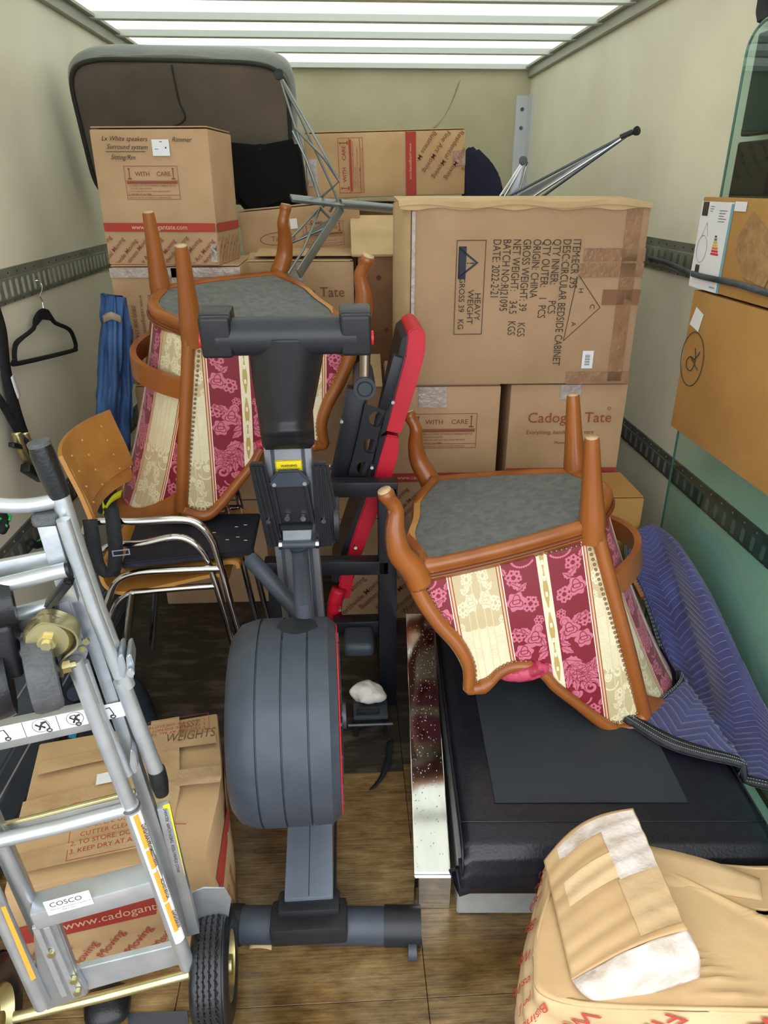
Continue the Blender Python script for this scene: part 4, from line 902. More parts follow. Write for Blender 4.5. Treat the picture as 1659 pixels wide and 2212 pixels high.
b = B(); tube(b, smooth_path([PY(541, 1207, 1.62), PY(560, 1228, 1.60), PY(625, 1300, 1.55), PY(650, 1330, 1.52)], 4), .021, 14); th.part('handle_tube', b, plast_s, 50)
b = B(); disc(b, PY(722, 1120, 1.62), (1, 0, 0), .055, .012, 24); th.part('pulley_cover', b, plast, 40); b = B(); lathe(b, [(.053, .006), (.055, .011), (.05, .012)], PY(722, 1120, 1.62), (1, 0, 0), 24); th.part('red_ring', b, red_p, 40)
# seat shell at the head of the rail
def sp(px_, py_, off): return RP(px_, py_, off)
outl = [((540, 735), (697, 733)), ((538, 760), (700, 758)), ((545, 820), (690, 818)), ((556, 890), (676, 888)), ((562, 935), (679, 928)), ((566, 962), (680, 958)), ((574, 972), (670, 969))]
def shell(u, v):
    k = v * (len(outl) - 1); i = min(int(k), len(outl) - 2); t = k - i
    l = V(outl[i][0]).lerp(V(outl[i + 1][0]), t); r = V(outl[i][1]).lerp(V(outl[i + 1][1]), t); p = l.lerp(r, u)
    bulge = .062 * (1 - abs(2 * u - 1) ** 3.) * (1. if v < .7 else 1. - 2.2 * (v - .7) ** 1.0) + (.012 if .62 < v < .70 else 0)
    return RP(p.x, p.y, .012 + max(bulge, 0))
b = B(); sheet(b, lambda u, v: shell(1 - u, v), 24, 26, .05); bmesh.ops.recalc_face_normals(b, faces=list(b.faces)); th.part('rear_cover', b, plast, True)
# rear stabiliser: the T-bar across the top
t0, t1 = RP(440, 728, .03), RP(800, 722, .03); tx_ = (t1 - t0).normalized()
b = B(); tube(b, [t0 + tx_ * .03, t1 - tx_ * .03], .040, 26); th.part('rear_stabiliser', b, plast_d, 50)
for q, d in ((t0, 1), (t1, -1)):
    b = B(); cc = q + tx_ * (.031 * d); Rm = frame(tx_, rn, rd); box(b, cc + rd * .008, (.064, .078, .086), Rm, .008, 3); box(b, cc + rd * .036 - rn * .012, (.066, .06, .04), Rm, .006, 2); ec = th.part('end_cap', b, plast, 40)
    b = B(); disc(b, q + rn * .012 - rd * .004, tx_ * -d, .015, .006, 18); th.part('red_end_button', b, red_p, 40, ec)
# ================================================================== WEIGHT BENCH with red edged pads
th = Thing('weight_bench', 'black folded weight bench with red edged pads standing behind the rowing machine', 'weight bench', PZ(838, 1500, 0))
Yg = 2.06
pz = PY(838, 1060, Yg); post_x = pz.x
b = B(); beam(b, V((post_x, Yg, 0)), V((PY(836, 1050, Yg).x, Yg, PY(836, 1048, Yg).z)), .06, .05, (0, 1, 0), .004); po = th.part('upright', b, blackm, 40)
b = B(); beam(b, PY(712, 1053, Yg), PY(858, 1052, Yg), .05, .05, bev=.004); th.part('cross_bar', b, blackm, 40)
b = B(); beam(b, PY(572, 1223, Yg + .0), PY(840, 1220, Yg), .05, .05, bev=.004); th.part('cross_bar', b, blackm, 40)
b = B(); beam(b, V((post_x, Yg, .03)), V((post_x, Yg + .42, .03)), .05, .05, bev=.004); th.part('base_frame', b, blackm, 40)
b = B(); beam(b, PY(720, 1350, Yg + .02), PY(838, 1346, Yg + .02), .05, .05, bev=.004); th.part('base_bar', b, blackm, 40)
b = B(); lo = V((PY(590, 1223, Yg).x, Yg + .02, 0)); beam(b, lo, lo + V((0, 0, PY(590, 1223, Yg).z)), .045, .045, (0, 1, 0), .003); th.part('upright', b, blackm, 40)
b = B(); prism(b, [PY(795, 1330, Yg + .01), PY(808, 1330, Yg + .01), PY(808, 1240, Yg + .01), PY(795, 1240, Yg + .01)], (0, .02, 0)) if 0 else box(b, PY(775, 1385, 2.0), (.10, .12, .05), None, .02, 3); th.part('foot_pad', b, plast_s, 40)
def pad(pts, Y, dep, m, nm='pad', bev=.005):
    b = B(); prism(b, [PY(x, y, Y) for x, y in pts], (0.0, dep, 0), bev); return th.part(nm, b, m, 40)
Yp = 2.12
p1 = pad([(886, 712), (905, 706), (920, 720), (918, 765), (898, 838), (866, 938), (831, 931), (848, 870), (874, 770), (880, 720)], Yp, .26, red_v, 'back_pad')
b = B(); prism(b, [PY(x, y, Yp - .004) for x, y in ((881, 722), (868, 732), (858, 780), (822, 940), (833, 934), (850, 868), (875, 770))], (0, .26, 0), .002); th.part('backing_board', b, blackm, 40, p1)
p2 = pad([(833, 939), (862, 944), (860, 985), (846, 1032), (800, 1150), (758, 1260), (730, 1258), (772, 1130), (808, 1030), (818, 985)], Yp + .02, .26, red_v, 'seat_pad')
b = B(); prism(b, [PY(x, y, Yp + .016) for x, y in ((834, 940), (820, 945), (800, 1030), (752, 1150), (716, 1258), (730, 1259), (772, 1130), (808, 1030))], (0, .26, 0), .002); th.part('backing_board', b, blackm, 40, p2)
pad([(738, 1250), (766, 1246), (760, 1272), (755, 1296), (734, 1288), (731, 1270)], Yp + .03, .22, red_v, 'leg_pad')
b = B(); tube(b, smooth_path([PY(733, 1272, Yp + .02), PY(724, 1300, Yp + .02), PY(722, 1338, Yp + .03)], 4), [.026] * 9, 12); th.part('roll_pad', b, red_v, True)
# leaning frame tubes and the perforated adjuster plate
b = B(); beam(b, PY(771, 838, Yp + .03), PY(733, 1042, Yp + .03), .062, .05, (0, 1, 0), .004); th.part('seat_tube', b, blackm, 40)
b = B(); pl = [(788, 872), (833, 886), (795, 1040), (746, 1040)]; hol = [(814, 906, .024), (801, 964, .024), (786, 1012, .023)]
corners = [PY(x, y, Yp - .01) for x, y in pl]
# plate with three round holes: ring strips between each hole and its cell of the plate
cells = [((788, 872), (833, 886), (818, 938), (776, 930)), ((776, 930), (818, 938), (806, 990), (763, 985)), ((763, 985), (806, 990), (794, 1040), (748, 1040))]
for cell, (hx, hy, hr) in zip(cells, hol):
    cen = PY(hx, hy, Yp - .01); ring = []
    q = [PY(x, y, Yp - .01) for x, y in cell]; per = []
    for i in range(4):
        for k in range(6): per.append(q[i].lerp(q[(i + 1) % 4], k / 6))
    inn = []
    for p in per:
        d = (p - cen); d.y = 0; inn.append(cen + d.normalized() * min(hr, d.length * .94))
    for off in (0, .006):
        pass
    A_ = [b.verts.new(p) for p in per]; B_ = [b.verts.new(p) for p in inn]; C_ = [b.verts.new(p + V((0, .008, 0))) for p in inn]; n_ = len(A_)
    for i in range(n_): b.faces.new((A_[i], A_[(i + 1) % n_], B_[(i + 1) % n_], B_[i])); b.faces.new((B_[i], B_[(i + 1) % n_], C_[(i + 1) % n_], C_[i]))
bmesh.ops.recalc_face_normals(b, faces=list(b.faces)); ap = th.part('adjuster_plate', b, blackm, 30)
for i, (x0, y0, x1, y1) in enumerate(((836, 872, 815, 920), (817, 950, 800, 985), (797, 990, 782, 1030))):
    b = B(); tube(b, [PY(x0, y0, Yp + .05), PY(x1, y1, Yp + .05)], .012, 12); th.part('adjuster_pin', b, plast_s, 40)
b = B(); beam(b, PY(860, 768, Yp - .01), PY(828, 880, Yp - .01), .032, .04, (0, 1, 0), .004); th.part('support_arm', b, blackm, 40)
b = B(); rc = PY(788, 838, Yp - .03); disc(b, rc, (0, -1, 0), .0335, .012, 26); disc(b, rc + V((0, .0, 0)), (0, 1, 0), .033, .22, 26); ro = th.part('foam_roller', b, plast_s, 40)
b = B(); lathe(b, [(.020, .0125), (.022, .0135), (.024, .0125)], rc, (0, -1, 0), 24); th.part('end_ring', b, plast, 40, ro)
b = B(); tube(b, [PY(789, 755, Yp), PY(788, 818, Yp - .01)], .016, 14); th.part('roller_post', b, mat('dull_tube', (140, 128, 112), .3, .8), 40)
for x, y in ((738, 907), (714, 1007), (848, 866), (803, 1006), (768, 1178), (734, 1312)):
    b = B(); disc(b, PY(x, y, Yp - .03), (0, -1, 0), .0055, .02, 8); th.part('bolt', b, chrome, 40)
# exercise pedal with a cloth
th = Thing('stepper_pedal', 'flat black foot pedal carrying a crumpled white cloth, on the floor by the steel strip', 'pedal', PZ(800, 1565, 0))
pc = PZ(800, 1530, .10)
b = B(); box(b, pc, (.115, .10, .014), None, .004, 2); th.part('foot_board', b, plast_s)
b = B(); box(b, pc + V((-.008, -.03, .014)), (.075, .02, .02), None, .003, 2); th.part('clamp', b, plast)
b = B(); tube(b, [pc + V((-.075, -.055, -.022)), pc + V((.072, -.055, -.022))], .005, 10); th.part('axle', b, dgrey)
b = B(); box(b, pc + V((-.05, 0, -.05)), (.02, .05, .10), None, .003, 1); box(b, pc + V((.05, .0, -.05)), (.012, .04, .10), None, .003, 1); th.part('support', b, plast)
b = B(); ball(b, pc + V((-.005, .035, .035)), 1, (.06, .04, .034), 4)
for v in b.verts: v.co += V((noise.noise(v.co * 28), noise.noise(v.co * 28 + V((9, 0, 0))), noise.noise(v.co * 28 + V((0, 9, 0))))) * .014; v.co.z = max(v.co.z, pc.z + .0085)
single('cloth', 'crumpled white cloth lying on the black foot pedal', 'cloth', b, cloth_w, True)
b = B(); ribbon(b, [PZ(842, 1600, .012), PZ(838, 1640, .016), PZ(826, 1675, .012), PZ(805, 1702, .007)], (1, .35, .25), .024, .003); single('webbing_strap', 'short black strap lying on the floor by the steel side of the bench', 'strap', b, webbing, True)

# ================================================================== GLASS, FLAT CARTONS AND STRAP ON THE RIGHT WALL
XG = XR - .105
def G(px, py, off=0.): return PX(px, py, XG - off)
gt, gb = G(1604, 62), G(1437, 1140)
ye = (G(1600, 90).y + G(1437, 1140).y) / 2
ztop = G(1628, 50).z
th = Thing('glass_sheet', 'tall greenish sheet of glass with a rounded corner leaning along the wall', 'glass sheet', (XG, ye - .6, 0))
n_ = 8; pts = [V((XG, ye, .02)), V((XG, .55, .02)), V((XG, .55, ztop))] + [V((XG, ye - .10 + .10 * math.sin(a), ztop - .07 + .07 * math.cos(a))) for a in [k * math.pi / 2 / n_ for k in range(n_ + 1)]]
b = B(); prism(b, pts, (.008, 0, 0)); th.part('pane', b, glassm, None)
b = B(); ed = [V((XG + .004, ye, .02))] + [V((XG + .004, p.y, p.z)) for p in reversed(pts[3:])] + [V((XG + .004, .55, ztop))]
tube(b, ed, .0042, 6); th.part('polished_edge', b, glass_edge, True)
# dark boards stacked between the glass and the wall
yd = PX(1604, 260, XG + .03).y
zs = PX(1600, 303, XG + .03).z
b = B(); box(b, (XG + .045, (yd + .5) / 2, (zs + ztop) / 2 - .005), (.03, yd - .5, ztop - zs - .03), None, .004, 1); single('teal_board', 'dark teal board standing behind the upper part of the glass sheet', 'board', b, dark_panel)
zc0 = G(1555, 424).z
b = B(); box(b, (XG + .045, (yd + .5) / 2, (zs + zc0 - .12) / 2), (.034, yd - .5, zs - zc0 + .12 - .01), None, .004, 1); bd = single('brown_board', 'dark brown padded board behind the glass sheet, directly below the teal board', 'board', b, dark_panel2)
# label carton: shallow box with a printed energy label, standing on the strap line
xa = .02
L0, L1 = PX(1500, 612, XG - .035), PX(1516, 425, XG - .035)
c = Thing('lamp_box', 'flat ochre carton with a white product label and shiny tape, above the grey strap', 'box', (XG - .02, L0.y - .3, L0.z))
yl = (L0.y + L1.y) / 2; z0l, z1l = G(1500, 640).z, L1.z
z0l = L0.z - .01
b = B(); box(b, (XG - .022, (yl + .45) / 2, (z0l + z1l) / 2), (.036, yl - .45, z1l - z0l), None, .003, 2); c.part('body', b, card_o)
ex, ey = V((0, -1, 0)), V((0, 0, 1)); oL = V((XG - .0405, yl, z0l)); Hl = z1l - z0l; wl_ = yl - PX(1573, 520, XG - .04).y
b = B(); quad(b, oL - V((.0006, 0, 0)), ex, ey, 0, .0, wl_, Hl - .012); lb = c.part('product_label', b, paper, None)
def LQ(x0, y0, x1, y1, m, nm='printed_block'): b = B(); quad(b, oL - V((.0014, 0, 0)), ex, ey, wl_ * x0, Hl * y0, wl_ * x1, Hl * y1); c.part(nm, b, m, None, lb)
LQ(.93, 0, 1.0, .94, mat('label_edge_blue', (120, 170, 185), .6), 'edge_strip'); LQ(.05, .80, .24, .95, ink_dark)
for i, col in enumerate(((70, 74, 66), (120, 130, 70), (206, 196, 60), (226, 190, 60), (228, 120, 60), (214, 60, 60), (206, 50, 60))): LQ(.60 - .008 * i, .58 - .031 * i, .66 + .022 * i, .604 - .031 * i, mat('energy_bar_%d' % i, col, .6), 'energy_bar')
LQ(.13, .15, .27, .26, ink_dark); 
b = B(); oo = oL - V((.0014, 0, 0))
tube(b, [oo + ex * wl_ * (.24 + .16 * math.cos(a)) + ey * Hl * (.44 + .15 * math.sin(a)) for a in [k * math.pi / 14 for k in range(28)]], .0008, 4, True)
tube(b, [oo + ex * wl_ * .28 + ey * Hl * .73, oo + ex * wl_ * .17 + ey * Hl * .58], .0006, 4); tube(b, [oo + ex * wl_ * .28 + ey * Hl * .73, oo + ex * wl_ * .36 + ey * Hl * .58], .0006, 4)
c.part('pendant_outline', b, mat('grey_print', (140, 142, 144), .7), None, lb)
b = B()
write(b, 'LED', .03, oo + ex * wl_ * .30 + ey * Hl * .88, ex, ey); write(b, 'pendant', .015, oo + ex * wl_ * .30 + ey * Hl * .84, ex, ey); write(b, '1 x 40 W', .014, oo + ex * wl_ * .62 + ey * Hl * .80, ex, ey) if 0 else None
for k in range(9): quad(b, oo, ex, ey, wl_ * (.70 + .02 * k), Hl * .04, wl_ * (.708 + .02 * k), Hl * .10)
for k in range(4): quad(b, oo, ex, ey, wl_ * (.22 + .1 * k), Hl * .06, wl_ * (.26 + .1 * k), Hl * .085)
outline(b, oo, ex, ey, wl_ * .52, Hl * .2, wl_ * .84, Hl * .3, .001); b.free()
b = B()
for k in range(9): quad(b, oo, ex, ey, wl_ * (.70 + .02 * k), Hl * .04, wl_ * (.708 + .02 * k), Hl * .10)
for k in range(4): quad(b, oo, ex, ey, wl_ * (.22 + .1 * k), Hl * .06, wl_ * (.26 + .1 * k), Hl * .085)
for k in range(5): quad(b, oo, ex, ey, wl_ * .60, Hl * (.86 - .028 * k), wl_ * (.84 - .04 * (k % 3)), Hl * (.867 - .028 * k))
for k in range(3): quad(b, oo, ex, ey, wl_ * .30, Hl * (.90 - .025 * k), wl_ * (.44 - .02 * k), Hl * (.906 - .025 * k))
c.part('small_print', b, mat('dark_grey_print', (96, 98, 100), .7), None, lb)
b = B(); quad(b, oo, ex, ey, wl_ + .004, Hl * .87, wl_ + .07, Hl * .965); c.part('sticker', b, paper, None)
dm = [PX(x, y, XG - .0425) for x, y in ((1627, 457), (1585, 530), (1606, 600), (1650, 622), (1690, 540))]
b = B(); prism(b, dm, (-.0012, 0, 0)); c.part('clear_tape', b, mat('shiny_clear_tape', (176, 140, 100), .12, rgb2=(150, 110, 66), scale=25, bump=.6, bscale=40), None)
# big flat carton below
K = lambda px, py: PX(px, py, XG - .05)
k0, k1 = K(1442, 918), K(1497, 605)
yk = (k0.y + k1.y) / 2; zk0 = (k0.z + K(1659, 1080).z) / 2; zk1 = z0l - .008
c = Thing('flat_carton', 'large ochre sheet carton with a circled pen mark, strapped against the glass sheet', 'box', (XG - .02, yk - .5, zk0))
b = B(); box(b, (XG - .022, (yk + .45) / 2, (zk0 + zk1) / 2), (.036, yk - .45, zk1 - zk0), None, .003, 2); c.part('body', b, card_o)
oK = V((XG - .0415, 0, 0)); PK = lambda px, py: PX(px, py, XG - .0415)
b = B(); prism(b, [PK(1505, 663), PK(1520, 680), PK(1508, 717), PK(1490, 700)], (-.0006, 0, 0)); lb = c.part('sticker', b, paper, None)
b = B(); ctr = PK(1495, 776); tube(b, [ctr + V((-.001, math.cos(a) * .075, math.sin(a) * .085)) for a in [k * math.pi / 16 for k in range(32)]], .0014, 5, True)
for st_ in ([(1502, 752), (1502, 780), (1493, 800), (1484, 795), (1484, 778), (1493, 770), (1500, 778)], [(1500, 776), (1508, 768), (1512, 760)], [(1493, 772), (1507, 800)]):
    tube(b, smooth_path([PK(x, y) + V((-.001, 0, 0)) for x, y in st_], 4), .0014, 5)
c.part('pen_mark', b, ink_dark, True)
b = B(); prism(b, [PK(1494, 602), PK(1546, 612), PK(1546, 622), PK(1494, 607)], (-.0008, 0, 0)); c.part('white_strip', b, paper, None)
b = B(); ribbon(b, [PX(1397, 556, XR - .02), PX(1440, 568, XR - .06), PX(1497, 592, XG - .046), PX(1560, 607, XG - .05), PX(1600, 616, XG - .05), PX(1659, 634, XG - .05), V((XG - .05, .9, PX(1659, 634, XG - .05).z - .02))], (0, .1, 1), .017, .003); single('lashing_strap', 'dark grey webbing strap pulled tight across both ochre cartons', 'strap', b, mat('grey_webbing', (82, 90, 98), .55, rgb2=(50, 56, 62), scale=14, bump=.3, bscale=200), True)
# dark strap end hanging above the glass
b = B(); ribbon(b, [PX(1664, -30, XR - .03), PX(1655, 20, XR - .03), PX(1657, 46, XR - .04)], (0, 1, 0), .07, .012); single('hanging_strap', 'black strap hanging at the top edge of the glass sheet', 'strap', b, webbing, True)

# ================================================================== QUILTED BLANKET draped at the foot of the wall
rows = [[(1352, 1168, 2.22), (1385, 1143, 2.24), (1412, 1132, 2.22), (1440, 1148, 2.17), (1468, 1172, 2.11)],
        [(1352, 1215, 2.14), (1400, 1200, 2.12), (1440, 1195, 2.08), (1485, 1215, 1.98), (1525, 1262, 1.91)],
        [(1390, 1292, 2.04), (1425, 1280, 2.02), (1470, 1280, 1.95), (1530, 1310, 1.82), (1570, 1352, 1.75)],
        [(1428, 1400, 1.93), (1462, 1395, 1.92), (1510, 1400, 1.80), (1570, 1420, 1.68), (1618, 1462, 1.60)],
        [(1462, 1492, 1.74), (1495, 1495, 1.735), (1545, 1510, 1.66), (1605, 1525, 1.56), (1665, 1560, 1.46)],
        [(1420, 1535, 1.635), (1480, 1545, 1.61), (1545, 1580, 1.545), (1620, 1610, 1.46), (1700, 1640, 1.37)],
        [(1342, 1580, 1.550), (1425, 1632, 1.455), (1510, 1665, 1.400), (1600, 1688, 1.355), (1720, 1712, 1.28)]]
CP = [[PY(*q) for q in r] for r in rows]
def cr(a, b_, c_, d, t): return .5 * ((2 * b_) + (c_ - a) * t + (2 * a - 5 * b_ + 4 * c_ - d) * t * t + (3 * b_ - a - 3 * c_ + d) * t ** 3)
def crl(L, t):
    k = t * (len(L) - 1); i = min(int(k), len(L) - 2); f = k - i; g = lambda j: L[max(0, min(len(L) - 1, j))]; return cr(g(i - 1), g(i), g(i + 1), g(i + 2), f)
def blz(p, v):
    if v > .55 and p.x < 1.02: p.z = max(p.z, .330)
    return p
def bl(u, v):
    p = crl([crl(r, u) for r in CP], v); fold = -.04 * math.exp(-((u - .40 - .06 * math.sin(v * 4)) / .10) ** 2) * math.sin(min(1, v * 1.15) * math.pi) + .010 * math.sin(u * 9 + v * 5) + .008 * noise.noise(V((u * 3, v * 5, 1.3))) * 2; nrm = V((-.62, -.5, .6)).normalized(); return p + nrm * fold * (1 if v < .85 else .3) if 0 else blz(p + nrm * fold * (1 if v < .8 else .3), v)
th = Thing('moving_blanket', 'purple blue quilted moving blanket with dark binding, draped beside the upturned armchair', 'blanket', PZ(1560, 1700, 0))
b = B(); sheet(b, lambda u, v: bl(1 - u, v), 40, 60, .012, uv=lambda u, v: (u * .62, v * 1.15)); th.part('quilt', b, quilt, True)
for nm, f in (('left', lambda t: bl(0, t)), ('bottom', lambda t: bl(t, 1.0))):
    pt = [f(k / 40) for k in range(41)]; b = B(); inn = V((.0, .0, 0))
    if nm == 'left': g = lambda u, v: bl(-.0 + v * .07, u) + V((-.004, -.004, .003))
    else: g = lambda u, v: bl(u, 1.0 - .045 * v + .0) + V((-.002, -.003, .004))
    sheet(b, g, 40, 2, .012); bmesh.ops.recalc_face_normals(b, faces=list(b.faces)); bd_ = th.part('binding', b, quilt_edge, True)
    b = B()
    for k in range(78):
        for vv in (.3, .72):
            p, q = g(k / 80, vv), g((k + .55) / 80, vv); d = V((-.62, -.5, .6)).normalized() * .0015; tube(b, [p + d, q + d], .0011, 4)
    th.part('stitching', b, mat('pale_thread_' + nm, (150, 156, 150), .8), None, bd_, kind='stuff')
b = B(); beam(b, PY(1352, 1222, 2.12), PY(1388, 1292, 2.0), .014, .02, (0, 1, 0), .002); single('wooden_batten', 'thin bare wooden batten peeping from under the edge of the blue blanket', 'batten', b, wood)
# ================================================================== HAND TRUCK (three-way, aluminium) standing at the near left
ph = math.radians(11); hx = V((math.cos(ph), math.sin(ph), 0)); hn = V((math.sin(ph), -math.cos(ph), 0))   # hn faces the opening
AX = PZ(418, 2100, .13)
def H(px, py, off=0.): return PP(px, py, AX + hn * off, hn)
th = Thing('hand_truck', 'folded aluminium hand truck with pneumatic tyres and casters, propped in front of the battered box', 'hand truck', V((AX.x - .18, AX.y - .03, 0)))
def tb(nm, pts, r, m, off=0., parent=None, n=16, caps=True):
    b = B(); tube(b, [H(x, y, off) for x, y in pts], r, n, False, caps); return th.part(nm, b, m, 45, parent)
# outer handle tube, its pivot and the long lower tube with the rubber boot
tb('handle_tube', [(128, 1066), (148, 1130), (205, 1300), (275, 1482)], .0135, alu_w, .02)
tb('handle_sleeve', [(136, 1122), (160, 1195), (205, 1325), (258, 1460)], .0100, alu_w, .05)
g = tb('grip', [(86, 962), (92, 980), (112, 1030), (130, 1072)], [.0155, .0170, .0168, .0142], rubber, .02)
b = B(); disc(b, H(86, 962, .02), H(86, 962, .02) - H(112, 1030, .02), .0163, .006, 20); th.part('grip_end', b, rubber_g, 40, g)
for x in (258, 276):
    b = B(); p = H(x + 4, 1450, .052); R = frame(hx, -hn, V((0, 0, 1)))
    prism(b, [H(x - 4, 1420, .06), H(x + 6, 1412, .06), H(x + 14, 1440, .06), H(x + 12, 1468, .06), H(x - 2, 1462, .06)], hn * -.05, .002); th.part('pivot_bracket', b, alu, 40)
b = B(); disc(b, H(283, 1450, .065), hn, .006, .006, 10); th.part('rivet', b, alu_w)
lw = tb('lower_handle_tube', [(262, 1468), (300, 1570), (343, 1680)], .0135, alu_w, .02)
tb('rubber_boot', [(338, 1662), (344, 1690), (350, 1714)], [.0155, .0165, .0125], rubber, .02, lw)
# wide channel rail
b = B()
ch = [(122, 1122), (160, 1260), (240, 1470), (335, 1745), (402, 1945), (425, 2040)]
for i in range(len(ch) - 1): pass
beam(b, H(118, 1128, .0), H(412, 2010, .0), .022, .026, hn, .003); th.part('channel_rail', b, alu, 40)
b = B(); beam(b, H(98, 1122, .022), H(152, 1300, .022), .026, .012, hn, .002); th.part('upper_channel', b, alu_w, 40)
b = B(); box(b, H(100, 1118, .022), (.036, .03, .02), frame(hx, -hn, V((0, 0, 1))), .004, 1); th.part('channel_end', b, rubber_g, 40)
tb('thin_inner_tube', [(180, 1430), (225, 1560), (278, 1672)], .0085, alu_w, .035)
b = B(); prism(b, [H(282, 1618, .05), H(292, 1630, .05), H(298, 1665, .05), H(290, 1675, .05), H(280, 1655, .05)], hn * -.03, .002); th.part('pivot_bracket', b, alu, 40)
# right main rail: tube dropping into a wider sleeve with warning labels
tb('main_rail', [(160, 1425), (205, 1545), (284, 1748)], .0130, alu_w, .045)
sl = tb('rail_sleeve', [(281, 1738), (330, 1872), (372, 1995), (405, 2085)], .0155, alu_w, .045)
b = B(); lathe(b, [(.0162, -.003), (.0175, 0), (.0162, .003)], H(282, 1742, .045), H(405, 2085, .045) - H(281, 1738, .045), 20); th.part('collar', b, rubber_g, 40, sl)
sd = (H(405, 2085, .045) - H(281, 1738, .045)).normalized(); sxx = sd.cross(hn).normalized()
if sxx.x < 0: sxx = -sxx
so = H(292, 1752, .045) + hn * .0222 + sxx * .004; Ls = .355
b = B(); b2 = B(); b3 = B()
def arc(bm, a0, a1, l0, l1, rr, m=8):
    c0 = H(281, 1738, .045); R = []
    for k in range(m + 1):
        a = a0 + (a1 - a0) * k / m; d = hn * math.cos(a) + sxx * math.sin(a); R.append((bm.verts.new(c0 + sd * l0 + d * rr), bm.verts.new(c0 + sd * l1 + d * rr)))
    for p, q in zip(R, R[1:]): bm.faces.new((p[0], q[0], q[1], p[1]))
arc(b, -.2, 1.25, .012, .375, .0159); lab = th.part('warning_label', b, paper, True, sl)
for l0, l1 in ((.014, .10), (.105, .155), (.165, .25), (.255, .34)): arc(b2, .15, .75, l0, l1, .0162)
th.part('orange_stripe', b2, orange, True, sl)
c0 = H(281, 1738, .045); d = hn * math.cos(.45) + sxx * math.sin(.45); tdir = sxx * math.cos(.45) - hn * math.sin(.45)
for l0, t in ((.095, 'WARNING'), (.152, 'AVERTISSEMENT'), (.245, 'ADVERTENCIA'), (.335, 'WARNING')): write(b3, t, .011 if len(t) < 9 else .0085, c0 + sd * l0 + d * .0166 + tdir * .003, -sd, tdir, 'L', .015)
th.part('lettering', b3, ink_dark, None, sl); arc(B(), 0, .1, 0, .1, .02)
# yellow label on the outer channel
b = B(); prism(b, [H(352, 1740, .019), H(366, 1735, .019), H(400, 1890, .019), H(388, 1898, .019)], hn * .0008); yl_ = th.part('yellow_label', b, yellow, None)
b = B(); p0, p1 = H(364, 1745, .0205), H(394, 1885, .0205); dd = (p1 - p0).normalized(); xx = dd.cross(hn).normalized(); write(b, 'DANGER  PINCH POINT  KEEP HANDS CLEAR', .0085, p0 + xx * (-.004 if xx.x > 0 else .004), dd, -xx if xx.x > 0 else xx, 'L'); th.part('lettering', b, ink_dark, None, yl_)
b = B(); beam(b, H(352, 1738, .01), H(420, 2010, .01), .022, .02, hn, .002); th.part('outer_channel', b, alu, 40)
# rungs
b = B(); tube(b, smooth_path([H(-30, 1088, .02), H(30, 1093, .02), H(80, 1090, .02), H(125, 1080, .02)], 5), .0112, 14); th.part('top_handle', b, alu_w, 45)
b = B(); beam(b, H(-30, 1236, .01), H(138, 1203, .01), .03, .012, hn, .002); th.part('flat_rung', b, alu_w, 40)
rg = tb('round_rung', [(-30, 1272), (146, 1230)], .0118, alu_w, .045); tb('rung_end', [(144, 1230), (152, 1228)], .0122, rubber, .045, rg)
tb('round_rung', [(-30, 1342), (110, 1306)], .0115, alu_w, .02)
b = B(); beam(b, H(-30, 1362, .0), H(140, 1330, .0), .05, .01, hn, .002); th.part('caster_plate', b, alu, 40)
tb('round_rung', [(18, 1388), (70, 1374)], .0105, alu_w, .03); tb('round_rung', [(15, 1418), (64, 1406)], .0115, alu_w, .045)
b = B(); beam(b, H(-40, 1596, .0), H(196, 1545, .0), .042, .030, hn, .003); lr = th.part('label_rung', b, alu, 40)
pe = (H(196, 1552, .018) - H(-20, 1598, .018)).normalized(); pu = hn.cross(pe) * 1; pu = pu if pu.z > 0 else -pu
po_ = H(0, 1588, .0168)
b = B(); quad(b, po_, pe, pu, -.03, -.0155, .212, .0165); th.part('pictogram_label', b, paper, None, lr)
b = B(); po2 = po_ + hn * .0007
def strokes(pts, w_=.0012): tube(b, [po2 + pe * x + pu * y for x, y in pts], w_ * .6, 4)
for x in (.038, .092, .150, .2): strokes([(x, -.015), (x, .016)], .0008)
for x in (.012, .078, .125, .182):
    strokes([(x - .012, .008), (x - .004, .009), (x, -.006), (x - .006, -.008)], .0016); strokes([(x - .002 + .004 * math.cos(a), -.011 + .003 * math.sin(a)) for a in [k * .7 for k in range(10)]], .0018)
for x in (.065, .120):
    strokes([(x + .0135 * math.cos(a), .002 + .0135 * math.sin(a)) for a in [k * .35 for k in range(19)]], .0006); strokes([(x - .008, .006), (x - .002, .0), (x + .003, .006), (x + .009, .008)], .003); strokes([(x - .004, -.006), (x, .001), (x + .006, -.004)], .003)
th.part('pictograms', b, ink_dark, None, lr)
tb('gold_rod', [(-30, 1790), (90, 1762), (292, 1710)], .0058, zinc, -.012)
b = B(); beam(b, H(-30, 1800, -.012), H(300, 1722, -.012), .022, .012, hn, .002); th.part('flat_rung', b, alu, 40)
tb('round_rung', [(-30, 1822), (130, 1785), (276, 1746)], .0130, alu_w, .045)
b = B(); beam(b, H(76, 1968, .03), H(352, 1893, .03), .045, .05, hn, .004); br = th.part('brand_rung', b, alu_w, 40)
pe = (H(330, 1900, .056) - H(100, 1962, .056)).normalized(); pu = hn.cross(pe); pu = pu if pu.z > 0 else -pu; pb_ = H(106, 1962, .0565)
b = B(); quad(b, pb_, pe, pu, -.006, -.019, .075, .019); lb = th.part('brand_label', b, paper, None, br)
